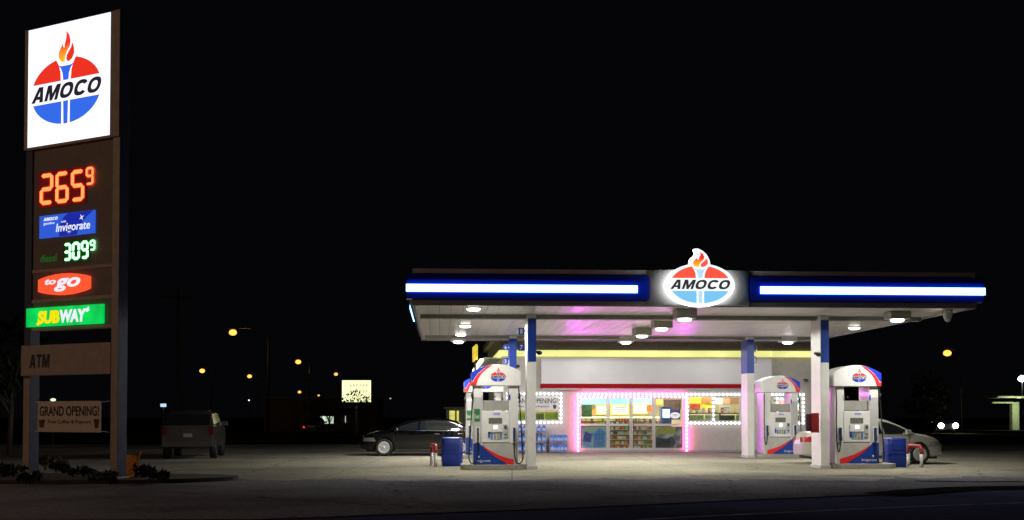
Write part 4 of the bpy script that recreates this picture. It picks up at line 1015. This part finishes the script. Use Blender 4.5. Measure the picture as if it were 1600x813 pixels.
# planting bed under the sign
bed = []
bc = PF.w(xL/2, .3)
for k in range(40):
    a_ = 2*pi*k/40; bed.append((bc.x+3.6*cos(a_)*(1+.06*sin(3*a_)), bc.y+1.6*sin(a_)*(1+.05*cos(2*a_))))
struct(MB().prism(bed, -.01, .10, 'z', bev=.02).build('planting_bed', mat('dark_soil', (.045, .035, .026), .95, var=.4, scale=5, bump=.5)))
def leafy(b, c, r, n, s, squash=.8, seed=0):
    R = random.Random(seed)
    for i in range(n):
        while True:
            v = Vector((R.uniform(-1, 1), R.uniform(-1, 1), R.uniform(-1, 1)))
            if v.length < 1: break
        v = v.normalized()*v.length**.5
        p = Vector(c)+Vector((v.x*r, v.y*r, v.z*r*squash)); q = Matrix.Rotation(R.uniform(0, 6.28), 3, 'Z') @ Matrix.Rotation(R.uniform(-1.3, 1.3), 3, 'X')
        k = s*R.uniform(.6, 1.3)
        vs = [b.bm.verts.new(p+q@Vector(w_)) for w_ in ((-k*.35, 0, 0), (0, -k*.15, k*.05), (k*.35, 0, 0), (0, k, 0))]
        b.bm.faces.new(vs)
M_leaf = mat('night_foliage', (.03, .042, .018), .8, var=.5, spec=.1, scale=3); M_leaf2 = mat('dry_foliage', (.05, .038, .018), .8, var=.5, scale=4)
M_bark = mat('bark', (.07, .05, .035), .9, var=.3, bump=.4)
for k, (px, pyy, r_, mm, lb) in enumerate(((70, 741, .42, M_leaf2, 'low dry bush beside the left leg of the sign'), (100, 746, .3, M_leaf, 'small dark bush below the banner'), (130, 752, .28, M_leaf, 'small green clump just left of the right sign leg'),
                                      (225, 752, .3, M_leaf, 'low clump right of the orange board'), (20, 752, .34, M_leaf, 'low clump left of the sign legs'), (165, 760, .25, M_leaf2, 'dry tuft in front of the right sign leg'), (250, 757, .22, M_leaf, 'lowest clump at the right end of the planting bed'), (48, 760, .26, M_leaf, 'low green tuft in front of the left sign leg'))):
    P = ground(px, pyy); t = thing('shrub', (P.x, P.y, .09), 0, lb, 'shrub', 'low plants under the tall sign')
    b = MB(); RR = random.Random(k)
    for q_ in range(6): leafy(b, (RR.uniform(-.8, .8)*r_, RR.uniform(-.6, .6)*r_, r_*RR.uniform(.25, .7)), r_*RR.uniform(.3, .55), 55, .10, .6, k*9+q_)
    b = b; b.build('foliage', mm, t, norm=False)
    MB().tube([(0, 0, 0), (.02, .01, r_*.6)], .015, 5).tube([(0, 0, 0), (r_*.4, 0, r_*.9)], .01, 5).tube([(0, 0, 0), (-r_*.4, .05, r_*.9)], .01, 5).build('stem', M_bark, t)
P = ground(206, 752)
ob = thing('orange_board', (P.x, P.y, .09), radians(-32), 'small tattered orange board standing beside the right leg of the tall sign', 'marker board')
MB().prism([(-.12, 0), (.12, 0), (.24, .46), (.30, .60), (.20, .52), (.05, .50), (-.08, .53), (-.19, .50)], -.04, .04, bev=.01).build('board', mat('faded_orange_plastic', (.55, .20, .03), .55, var=.35, scale=9), ob)
MB().box(-.03, .03, .042, .07, -.05, .40).build('stake', M_bark, ob)

# ------------------------------------------------------------------ cars
def car(name, loc, rz, label, cat, paint, L, Wd, prof, zroof, belt, wb, xr, wr, side_win, ws, rw, spokes, sill=.20, rimm=None, lights=None):
    t = thing(name, loc, rz, label, cat)
    hw = Wd/2
    def T(x):
        for (a, za), (b, zb) in zip(prof, prof[1:]):
            if a <= x <= b:
                k = (x-a)/(b-a); k = k*k*(3-2*k) if False else k; return za+(zb-za)*k
        return prof[-1][1]
    def Ts(x):   # smoothed
        e = .10; return (T(max(0, x-e))+T(x)*2+T(min(L, x+e)))/4
    def Wx(x):
        q = abs(2*x/L-1); return hw*(1-q**7*.0-(q**9)*.42-(q**3)*.05)
    def zr(x): h = Ts(x); return h-min(.13, h*.16)
    def side(x, z):
        k = Wx(x)
        if z < .5: k *= 1-.07*((.5-z)/.3)**2
        if z > belt: k *= 1-.27*((z-belt)/(zroof-belt))**1.15
        else: k *= 1-.03*((belt-z)/belt)
        return k
    def ys(x, z):
        a = zr(x)
        if z <= a: return side(x, z)
        h = Ts(x)-a; q = min(1, (z-a)/h); return side(x, a)*(1-q**2.6)**(1/2.6)
    def ztop(x, y):
        a = zr(x); h = Ts(x)-a; Y = side(x, a); q = min(1, abs(y)/Y); return a+h*(1-q**2.6)**(1/2.6)
    xf = xr+wb; Ra = wr+.055
    def zbot(x):
        z = sill+.10*abs(2*x/L-1)**8
        for xw in (xr, xf):
            if abs(x-xw) < Ra: z = max(z, wr+sqrt(Ra*Ra-(x-xw)**2))
        return z
    xs = sorted({round(L*i/90, 4) for i in range(91)} | {round(xw+Ra*c_, 4) for xw in (xr, xf) for c_ in (-1, -.98, -.93, -.8, .8, .93, .98, 1)})
    body = MB(); rows = []
    for x in xs:
        zb = zbot(x); a = zr(x); R = []
        if zb > a-.05: a = zb+.05
        for k in range(10): z = zb+(a-zb)*k/9; R.append((x-L/2, -side(x, z), z))
        for k in range(1, 9):
            th = pi/2*k/8; Y = side(x, a); q = sin(th)
            R.append((x-L/2, -Y*max(0, 1-q**2.6)**(1/2.6), a+(max(Ts(x), a+.02)-a)*q))
        R[-1] = (R[-1][0], 0, R[-1][2])
        R2 = R+[(p[0], -p[1], p[2]) for p in R[-2::-1]]
        R2.append((x-L/2, 0, zb)); R2.append(R2[0]); rows.append(R2)
    body.grid(rows)
    for R in (rows[0], rows[-1]):
        body.bm.faces.new([body.bm.verts.new(p) for p in R[:-1]])
    bmesh.ops.remove_doubles(body.bm, verts=body.bm.verts, dist=1e-4)
    body.build('body', paint, t)
    MG = mat('tinted_car_glass', (.012, .014, .016), .06, var=.02, spec=.8)
    def sidepatch(nm, m, b0, b1, t0, t1, z0, zt, off=.006, parent=t, both=True):
        for sg in ((-1, 1) if both else (-1,)):
            g = MB(); rows = []
            for j in range(7):
                r = []
                for i in range(15):
                    k = i/14; xb = b0+(b1-b0)*k; xt = t0+(t1-t0)*k; ztp = zt(xt) if callable(zt) else zt
                    z = z0+(ztp-z0)*j/6; x = xb+(xt-xb)*j/6
                    r.append((x-L/2, sg*(ys(x, z)+off), z))
                rows.append(r)
            g.grid(rows); g.build(nm, m, parent)
    top = lambda x: Ts(x)-.115
    for (b0, b1, t0, t1) in side_win: sidepatch('side_window', MG, b0, b1, t0, t1, belt+.02, top)
    for nm, (x0, x1) in (('windscreen', ws), ('rear_window', rw)):
        g = MB(); rows = []
        for i in range(9):
            x = x0+(x1-x0)*i/8; Y = side(x, zr(x))*.86; rows.append([(x-L/2, Y*(-1+2*j/12), ztop(x, Y*(-1+2*j/12))+.008) for j in range(13)])
        g.grid(rows); g.build(nm, MG, t)
    # seams and handles
    for x in ((side_win[0][0]+side_win[0][1])/2*0+side_win[1][0]-.04, side_win[-1][1]-.12, side_win[0][0]+.25):
        sidepatch('door_seam', M_black, x-.006, x+.006, x-.006, x+.006, sill+.10, belt, .002)
    sidepatch('sill_trim', M_dgrey, xr+Ra+.03, xf-Ra-.03, xr+Ra+.03, xf-Ra-.03, sill+.005, sill+.07, .006)
    for (b0, b1, t0, t1) in side_win[:2]:
        x = b0+.22
        for sg in (-1, 1): MB().box(x-.09-L/2, x+.09-L/2, sg*(ys(x, belt-.12)+.02)-.012, sg*(ys(x, belt-.12)+.02)+.012, belt-.135, belt-.105, .008).build('door_handle', M_chrome, t)
    sidepatch('window_trim', M_chrome, side_win[0][0]-.05, side_win[-1][1]+.04, side_win[0][0]-.05, side_win[-1][1]+.04, belt-.005, belt+.012, .009)
    # mirrors
    xm_ = side_win[-1][1]-.18
    for sg in (-1, 1):
        y = sg*(ys(xm_, belt)+.09); MB().box(xm_-.09-L/2, xm_+.05-L/2, y-.09, y+.09, belt+.0, belt+.14, .035).build('mirror', paint, t)
    # lamps
    HL = mat('headlamp_lens', (.55, .56, .58), .1, .6, coat=1); TL = mat('tail_lamp_red', (.45, .01, .015), .15, coat=1)
    hl = zr(L-.35)
    sidepatch('headlight', HL, L-.62, L-.12, L-.55, L-.16, hl-.17, hl-.03, .007)
    tl = zr(.25)
    sidepatch('tail_light', TL, .04, .42, .06, .34, tl-.20, tl-.03, .007)
    for sg in (-1, 1):
        g = MB(); Y = side(.0, tl-.1); y0_, y1_ = sorted((sg*Y*.55, sg*Y*.97)); g.box(-L/2-.012, -L/2+.01, y0_, y1_, tl-.2, tl-.05, .004); g.build('tail_light', TL, t)
    MB().box(-L/2-.012, -L/2+.01, -.26, .26, .62, .74, .004).build('number_plate', M_white, t)
    MB().box(L/2-.01, L/2+.012, -.5, .5, .38, .55, .01).build('grille', M_black, t)
    MB().box(-L/2+.25, L/2-.25, -hw*.72, hw*.72, .17, sill+.35).build('underbody', M_black, t)
    # wheels
    for xw in (xr, xf):
        for sg in (-1, 1):
            yc = sg*(hw-.13)
            w = MB().lathe([(wr*.66, -.10), (wr*.93, -.105), (wr, -.07), (wr, .07), (wr*.93, .105), (wr*.66, .10), (wr*.66, -.10)], (xw-L/2, yc, wr), 'y', 32).build('wheel', M_black, t)
            rr = wr*.655; rb = MB(); yo = yc+sg*.085
            rb.lathe([(rr, -.02), (rr, .02), (rr*.88, .022), (rr*.86, -.02)], (xw-L/2, yo, wr), 'y', 32)
            for k in range(spokes):
                a_ = 2*pi*k/spokes+.3; M4 = Matrix.Translation((xw-L/2, yo, wr)) @ Matrix.Rotation(a_, 4, 'Y')
                rb.box(rr*.12, rr*.9, -.012, .012, -rr*.085, rr*.085, .004, M4)
            rb.lathe([(rr*.2, -.02), (rr*.2, .025), (.001, .03)], (xw-L/2, yo, wr), 'y', 16)
            rb.build('rim', rimm, w)
            MB().lathe([(rr*.84, -.01), (.001, -.01)], (xw-L/2, yc+sg*.03, wr), 'y', 24).build('brake_disc', M_dgrey, w)
    return t
RIM = mat('alloy_rim', (.78, .78, .77), .35, .25, .05)
P_sil = mat('silver_car_paint', (.52, .51, .46), .3, .35, .04, coat=1); P_blk = mat('black_car_paint', (.003, .003, .004), .12, 0, .1, coat=.6, spec=.3)
prof_s = [(0, .60), (.03, .88), (.10, 1.0), (.45, 1.06), (.72, 1.10), (1.15, 1.32), (1.6, 1.44), (2.1, 1.475), (2.6, 1.44), (3.05, 1.27), (3.5, 1.01), (3.9, .95), (4.25, .85), (4.45, .72), (4.53, .58)]
P = ground(1436, 725.5)
Ls = 4.53; ang = CF.a
near = Vector((cos(ang), sin(ang), 0)); side_ = Vector((-sin(ang), cos(ang), 0))
xrS = .93; wbS = 2.70; xfS = xrS+wbS
ctr = Vector((P.x, P.y, 0)) - near*(xfS-Ls/2) + side_*.80
car('silver_sedan', ctr, ang, 'silver sedan parked behind the front right pump', 'car', P_sil, Ls, 1.78, prof_s, 1.475, .95, wbS, xrS, .325,
    [(.85, 1.55, 1.2, 1.58), (1.63, 2.42, 1.66, 2.36), (2.50, 3.42, 2.44, 2.86)], (2.72, 3.42), (.62, 1.2), 10, rimm=RIM)
prof_b = [(0, .60), (.03, .92), (.12, 1.02), (.55, 1.07), (1.05, 1.28), (1.6, 1.43), (2.2, 1.46), (2.8, 1.41), (3.3, 1.24), (3.75, 1.02), (4.2, .95), (4.6, .84), (4.8, .70), (4.88, .55)]
P = ground(600, 713); Lb = 4.88; angb = radians(183)
near = Vector((cos(angb), sin(angb), 0)); side_ = Vector((-sin(angb), cos(angb), 0))
ctr = Vector((P.x, P.y, 0)) - near*(3.95-Lb/2) - side_*.80
car('black_sedan', ctr, angb, 'black sedan with bright alloy wheels parked left of the front left pump', 'car', P_blk, Lb, 1.84, prof_b, 1.46, .96, 2.87, 1.08, .335,
    [(.85, 1.65, 1.25, 1.68), (1.73, 2.62, 1.76, 2.56), (2.70, 3.70, 2.64, 3.06)], (2.92, 3.66), (.65, 1.3), 9, rimm=RIM)

# SUV at the left, seen from behind
P = ground(300, 718); hv = atan2(1, -280/1800); 
pk = thing('parked_suv', (P.x-.15, P.y, 0), hv, 'dull silver boxy SUV parked facing away in the dark behind the tall sign', 'SUV')
PT = mat('dull_silver_paint', (.07, .064, .062), .35, .3, .08, coat=.5); PD = mat('unlit_cab_tone', (.03, .028, .03), .3, coat=.6); TG = mat('tinted_car_glass', (0, 0, 0))  # cab colour darker than the body: its lack of light is painted in
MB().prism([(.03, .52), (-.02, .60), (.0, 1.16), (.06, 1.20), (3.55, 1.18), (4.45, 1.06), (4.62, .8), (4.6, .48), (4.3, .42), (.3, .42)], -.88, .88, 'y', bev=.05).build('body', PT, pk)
cb_ = MB()
for i_, (y_, k_) in enumerate(((-1, 1), (1, 1))): pass
secs = [(.08, 1.18, .84), (.20, 1.48, .78), (.34, 1.68, .72), (.55, 1.72, .70), (2.5, 1.70, .70), (2.75, 1.64, .72), (3.15, 1.42, .78), (3.5, 1.18, .84)]
rows = []
for (x, z, hw_2) in secs: rows.append([(x, -.84, 1.17), (x, -(.84+hw_2)/2-.01, 1.17+(z-1.17)*.5), (x, -hw_2, max(z-.04, 1.172)), (x, -hw_2*.85, z), (x, 0, z+.01), (x, hw_2*.85, z), (x, hw_2, max(z-.04, 1.172)), (x, (.84+hw_2)/2+.01, 1.17+(z-1.17)*.5), (x, .84, 1.17)])
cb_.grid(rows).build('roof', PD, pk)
MB().grid([[(.075+.155*t_-.012, -.74+1.48*j/6, 1.22+.36*t_) for j in range(7)] for t_ in (0, .5, 1)]).build('rear_window', TG, pk)
for q in (-1, 1):
    for (xa, xb, xc, xd) in ((.35, .95, .45, .95), (1.02, 1.9, 1.02, 1.9), (1.97, 3.1, 1.97, 2.75)):
        MB().grid([[(xa+(xb-xa)*j/4, q*.852, 1.22) for j in range(5)], [(xc+(xd-xc)*j/4, q*.762, 1.60) for j in range(5)]]).build('side_window', TG, pk)
    MB().box(-.05, .07, q*.80-.075, q*.80+.075, .86, 1.15, .015).build('tail_light', mat('tail_lamp_dull', (.13, .006, .008), .25, coat=1), pk)
    MB().box(2.95, 3.12, q*.98-.11, q*.98+.11, 1.15, 1.33, .03).build('mirror', M_dgrey, pk)
    for xw in (.85, 3.6):
        w = MB().lathe([(.22, -.11), (.33, -.115), (.355, -.08), (.355, .08), (.33, .115), (.22, .11), (.22, -.11)], (xw, q*.80, .355), 'y', 28).build('wheel', M_black, pk)
        MB().lathe([(.21, -.03), (.21, .03), (.08, .05), (.001, .05)], (xw, q*.84, .355), 'y', 20).build('rim', RIM, w)
MB().box(-.14, .02, -.86, .86, .44, .62, .03).build('rear_bumper', M_dgrey, pk)
MB().box(-.035, -.022, -.15, .15, .78, .90, .003).build('number_plate', M_grey, pk)
MB().box(-.035, -.022, -.3, .3, 1.0, 1.04, .003).build('tailgate_trim', M_chrome, pk)

# ------------------------------------------------------------------ background
M_pole = mat('dark_pole', (.05, .045, .045), .7)
def street_lamp(px, py, H, arm, m, label, r=.28, rot=0, power=0, col=(1, .45, .1), head=None):
    if m is SO: power = 420
    s_ = ray(px, py); t_ = (H-CAMH)/s_.z; p = Vector((0, 0, CAMH))+s_*t_
    t = thing('street_lamp', (p.x+arm, p.y, 0), 0, label, 'street lamp', 'street lamps with glowing heads')
    MB().cyl((0, 0, 0), (0, 0, H-.2), .12, .07, 10).build('pole', M_pole, t)
    if arm: MB().tube([(0, 0, H-.5), (-arm*.4, 0, H+.1), (-arm*.85, 0, H+.22)], .05, 6).build('arm', M_pole, t)
    MB().box(-arm-.35, -arm+.35, -.18, .18, H+.06, H+.28, .05).build('lamp_head', M_pole, t)
    MB().sphere((-arm, -.02, H+.05-r*.87), r*1.15, 12, .75).build('lamp_lens', m, t)
    if power:
        L = bpy.data.lights.new('lamp_glow', 'POINT'); L.energy = power; L.color = col; L.shadow_soft_size = .3
        o = bpy.data.objects.new('lamp_glow', L); COL.objects.link(o); o.parent = t; o.location = (-arm, 0, H-.35)
    return t
SO = glow('sodium_lamp', (1, .34, .055), 2.9); SO2 = glow('far_sodium_lamp', (1, .38, .08), 2); GW = glow('mercury_lamp', (.75, 1, .85), 25)
street_lamp(364, 516, 9, 3.1, SO, 'brightest orange street lamp, on a long arm above the left lot', .30)
street_lamp(466, 563, 9, 1.5, SO, 'orange street lamp right of the brightest one, over the dark street', .33)
street_lamp(316, 577, 9, 1.5, SO, 'orange street lamp above the dull silver SUV', .38)
street_lamp(390, 586, 9, 1.5, SO, 'orange street lamp low in the sky, fourth largest of the left group', .36)
street_lamp(525, 583, 9, 1.5, SO2, 'small reddish street lamp just left of the lit white sign', .30)
street_lamp(468, 611, 9, 1.0, SO2, 'tiny yellow street lamp far down the street', .45)
street_lamp(498, 617, 9, 1.0, SO2, 'faintest tiny orange lamp far down the street', .34)
street_lamp(389, 625, 7, 0, glow('far_white_lamp', (1, 1, .9), 3), 'faint tiny white lamp above the dark lot', .22)
street_lamp(431, 646, 2.2, 0, glow('far_white_lamp', (1, 1, .9), 3), 'faint low white lamp right of the SUV', .12)
street_lamp(1480, 548, 9, 1.5, SO, 'orange street lamp right of the canopy above the headlights', .40)
street_lamp(1597, 588, 8, 0, GW, 'greenish white floodlight at the right edge of the view', .55)
street_lamp(610, 622, 7, 0, glow('dim_lamp', (1, .8, .6), .5), 'dim lamp above the black sedan', .25)
# the roadside lamp by the sign, out of frame on the left: lights the pylon
nl = thing('street_lamp', (-24, 12, 0), 0, 'street lamp by the road to the left of the tall price sign', 'street lamp')
MB().cyl((0, 0, 0), (0, 0, 8.6), .12, .08, 12).build('pole', M_grey, nl)
MB().tube([(0, 0, 8.4), (.6, .6, 8.9), (1.2, 1.2, 9.0)], .05, 8).build('arm', M_grey, nl)
MB().box(1.0, 1.6, 1.0, 1.4, 8.95, 9.15, .04).build('lamp_head', M_grey, nl)
MB().sphere((1.3, 1.2, 8.92), .15, 12, .6).build('lamp_lens', SO, nl)
L = bpy.data.lights.new('lamp_glow', 'POINT'); L.energy = 1700; L.color = (1, .62, .40); L.shadow_soft_size = .2
o = bpy.data.objects.new('lamp_glow', L); COL.objects.link(o); o.parent = nl; o.location = (1.3, 1.2, 8.6)
# utility pole
P = atD(277, 651, 75)
up = thing('utility_pole', (P.x, P.y, 0), 0, 'thin dark utility pole standing behind the SUV', 'utility pole')
MB().cyl((0, 0, 0), (0, 0, 10), .15, .1, 10).build('pole', M_bark, up); MB().box(-1.1, 1.1, -.06, .06, 9.2, 9.35).build('crossarm', M_bark, up)
# lit sign
D = 95; A = atD(534, 594, D); B = atD(580, 629, D)
ls = thing('lit_sign', ((A.x+B.x)/2, D, 0), 0, 'bright cream backlit sign on a post beyond the black sedan', 'sign')
w = (B.x-A.x)/2; zt_, zb_ = A.z, B.z
MB().box(-w, w, 0, .4, zb_, zt_, .03).build('sign_cabinet', M_dgrey, ls)
MB().box(-w+.03, w-.03, -.02, -.003, zb_+.03, zt_-.03).build('lit_face', glow('cream_backlit', (1, 1, .52), 1.35), ls)
R = random.Random(3); MW = mat('sign_olive', (.25, .27, .12), .5, emit=(.45, .48, .22), es=1)
for row in range(2):
    for k in range(6):
        x = -w*.45+k*w*.22; z = zb_+(zt_-zb_)*(.42+.26*row); P6 = [(x, z), (x+w*.05, z), (x+w*.05, z+.12), (x+w*.14, z+.12), (x+w*.14, z+.2), (x+w*.05, z+.2), (x+w*.05, z+.33), (x, z+.33)]
        MB().prism(P6, -.03, -.021).build('worn_letter', MW, ls)
MB().cyl((0, .2, 0), (0, .2, zb_), .12, n=10).build('post', M_grey, ls)
# trees
def tree(x, y, h, r, label, seed, n=1500, ls_=.28, trunk=.12):
    R = random.Random(seed); t = thing('tree', (x, y, 0), 0, label, 'tree', 'dark trees behind the lot')
    tr = MB(); tr.tube([(0, 0, 0), (.05, .03, h*.3), (-.03, .02, h*.6)], [trunk, trunk*.8, trunk*.4], 8)
    cr = MB()
    for k in range(9):
        a_ = R.uniform(0, 6.28); rr = r*R.uniform(.2, .75); c_ = (rr*cos(a_), rr*sin(a_), h*R.uniform(.45, .9))
        tr.tube([(0, 0, h*R.uniform(.22, .4)), (c_[0]*.5, c_[1]*.5, c_[2]*.75), c_], [trunk*.5, trunk*.3, trunk*.12], 5)
        leafy(cr, c_, r*R.uniform(.35, .55), n//9, ls_, .75, seed*31+k)
    tr.build('trunk', M_bark, t); cr.build('crown', M_leaf, t, norm=False); return t
P = atD(563, 651, 84); tree(P.x, P.y, 3.35, 1.5, 'small leafy tree in front of the lit cream sign', 5, 420, .20, .07)
P = atD(538, 651, 88); tree(P.x, P.y, 3.0, .9, 'thin low tree at the left edge of the lit cream sign', 6, 200, .18, .05)
P = atD(492, 651, 100); tree(P.x, P.y, 3.0, 1.6, 'dark tree screening the left lit windows', 7, 350, .2, .08)
P = atD(514, 651, 99); tree(P.x, P.y, 3.4, 1.3, 'dark tree screening the right lit windows', 8, 260, .2, .08)
for k, (px, D, h, r) in enumerate(((15, 45, 6, 2.2), (1440, 110, 5.5, 3), (1330, 115, 6, 3.5))):
    P = atD(px, 651, D); tree(P.x, P.y, h, r, ('dark tree at the left edge behind the tall sign', 'dark tree beyond the silver car', 'dark tree beyond the front right pump')[k], 20+k, 1500, .35)
# lit building behind trees
D = 112; bl = thing('office_building', (atD(500, 651, D).x, D, 0), 0, 'dark low building with greenish lit windows behind the small trees', 'building')
MB().box(-5.5, 5.5, .1, 6, 0, 3.2).build('wall', mat('dark_brick', (.06, .045, .04), .8), bl)
MB().box(-5.8, 5.8, -.1, 6.3, 3.202, 3.4).build('roof', M_dgrey, bl)
GWN = glow('greenish_window_light', (.8, 1, .75), .8, .5, 1.5)
for (p0, p1, y0, y1) in ((477, 491, 653, 668), (501, 521, 650.5, 662)):
    a_ = atD(p0, y0, D); b_ = atD(p1, y1, D); cx = atD(500, 651, D).x
    w_ = MB().box(a_.x-cx-.05, b_.x-cx+.05, .05, .098, b_.z-.05, a_.z+.05).build('window', M_dgrey, bl)
    MB().box(a_.x-cx, b_.x-cx, .02, .047, b_.z, a_.z).build('pane', GWN, w_)
a_ = atD(537.5, 650, D); b_ = atD(540, 661, D); cx = atD(500, 651, D).x
MB().box(a_.x-cx, b_.x-cx, .02, .06, b_.z, a_.z).build('lit_door_glass', GWN, bl)
# white building with yellow windows behind the left pump
D = 75; A = atD(697, 638, D); B = atD(760, 651, D)
wb = thing('side_building', (A.x, D, 0), 0, 'small pale building with yellow lit windows left of the pumps', 'building')
MB().box(0, 4.5, .1, 5, 0, 2.0).build('wall', M_white, wb); MB().box(-.15, 4.7, -.15, 5.2, 2.002, 2.12).build('roof', M_grey, wb)
YW = glow('yellow_window_light', (.85, .80, .18), .8, .3, 3)
for (p0, p1) in ((702, 711), (713.5, 717)):
    a_ = atD(p0, 642, D).x-A.x; b_ = atD(p1, 642, D).x-A.x; z1_ = atD(700, 642, D).z; z0_ = 1.0
    w_ = MB().box(a_-.04, b_+.04, .06, .098, z0_-.04, z1_+.04).build('window', M_dgrey, wb); MB().box(a_, b_, .03, .057, z0_, z1_).build('pane', YW, w_)
# yellow blade sign left of the store
D = 52; A = atD(742.5, 538, D); B = atD(742.5, 566, D)
ys_ = thing('blade_sign', (A.x, D, 0), radians(20), 'narrow yellow lit blade sign left of the store roof', 'sign')
MB().prism([(-.10, B.z), (.0, B.z+.12), (.09, B.z+.1), (.09, A.z-.08), (.06, A.z), (-.10, A.z-.15)], -.1, .1).build('lit_blade', glow('amber_yellow_light', (.9, .68, .08), .85, .3, 3), ys_)
MB().cyl((0, .0, 0), (0, 0, B.z+.1), .05, n=8).build('post', M_dgrey, ys_)
# small pale sign on the left
D = 80; A = atD(251, 631, D); B = atD(259.5, 636, D)
ps = thing('small_lit_sign', ((A.x+B.x)/2, D, 0), 0, 'tiny bluish white lit sign above the SUV', 'sign')
MB().box(-.19, .19, -.05, .05, B.z, A.z).build('lit_face', glow('pale_blue_light', (.6, .8, 1), 1), ps); MB().cyl((0, .06, 0), (0, .06, B.z+.1), .04, n=8).build('post', M_dgrey, ps)
D = 60; A = atD(83, 625, D)
ps = thing('small_green_lamp', (A.x, D, 0), 0, 'tiny greenish lamp seen just above the banner under the tall sign', 'lamp')
MB().sphere((0, 0, A.z), .14, 10, .6).build('lamp_lens', glow('green_white_light', (.7, 1, .6), 1.2), ps); MB().cyl((0, 0, 0), (0, 0, A.z-.05), .04, n=8).build('post', M_dgrey, ps)
# shelter at the right
D = 128; A = atD(1582, 651, D)
sh = thing('lit_shelter', (A.x, D, 0), 0, 'pale lit shelter with a flat roof at the right edge of the view', 'shelter')
MP = mat('cream_pillar', (.5, .52, .36), .6)
MB().box(0, .75, 0, .75, 0, 3.1, .02).build('pillar', MP, sh); MB().box(6.2, 6.95, 0, .75, 0, 3.1, .02).build('pillar', MP, sh)
MB().box(-2.3, 9, -1.6, 3, 3.55, 3.75, .03).build('roof', MP, sh); MB().box(-2.3, 0, -.2, .3, 2.95, 3.12, .02).build('beam', MP, sh)
L = bpy.data.lights.new('shelter_lamp', 'POINT'); L.energy = 260; L.color = (.85, 1, .6); L.shadow_soft_size = .2
o = bpy.data.objects.new('shelter_lamp', L); COL.objects.link(o); o.parent = sh; o.location = (-.4, -2.6, 2.5)
MB().box(-.6, -.2, -2.75, -2.5, 3.50, 3.54).build('lamp_lens', glow('green_lamp_lens', (.9, 1, .6), 2), sh)
MB().tube([(-.4, -2.6, 3.55), (-.4, -1.7, 3.65), (-.4, -1.55, 3.65)], .03, 6).build('lamp_arm', M_grey, sh)
# distant car with headlights on, facing us
prof_d = [(0, .7), (.05, .95), (.6, 1.05), (1.2, 1.4), (2.4, 1.48), (3.1, 1.3), (3.7, 1.0), (4.3, .85), (4.5, .6)]
D = 105; A = atD(1481.5, 675, D)
dc = car('distant_car', (A.x, D+2.2, 0), radians(-90), 'dark car with both headlights on beyond the lot at the right', 'car', mat('dark_blue_paint', (.02, .025, .04), .3, coat=1), 4.5, 1.8, prof_d, 1.48, .95, 2.7, .9, .32,
    [(.85, 1.55, 1.2, 1.58), (1.63, 2.42, 1.66, 2.36), (2.50, 3.42, 2.44, 2.86)], (2.72, 3.42), (.62, 1.2), 8, rimm=RIM)
for q in (-1, 1): MB().sphere((2.27, q*.66, .66), .25, 12).build('lit_headlight', glow('headlamp_beam', (1, .93, .72), 30), dc)
for q in (-1, 1):
    L = bpy.data.lights.new('headlight_beam', 'SPOT'); L.energy = 900; L.spot_size = radians(60); L.spot_blend = .8; L.color = (1, .88, .62); L.shadow_soft_size = .1
    o = bpy.data.objects.new('headlight_beam', L); COL.objects.link(o); o.parent = dc; o.location = (2.62, q*.66, .66); o.rotation_euler = (0, -radians(94-8), 0)
# red tail light of another far vehicle
D = 95; A = atD(470, 668, D); 
dv = car('parked_car', (A.x+.7, D+2, 0), radians(95), 'barely visible dark car with one red tail light below the lit windows', 'car', mat('black_paint_far', (.01, .01, .012), .3, coat=1), 4.5, 1.8, prof_d, 1.48, .95, 2.7, .9, .32,
    [(.85, 1.55, 1.2, 1.58), (1.63, 2.42, 1.66, 2.36), (2.50, 3.42, 2.44, 2.86)], (2.72, 3.42), (.62, 1.2), 8, rimm=RIM)
MB().sphere((-2.27, .6, .62), .07, 8).build('lit_tail_light', glow('red_tail', (1, .03, .03), 2), dv)
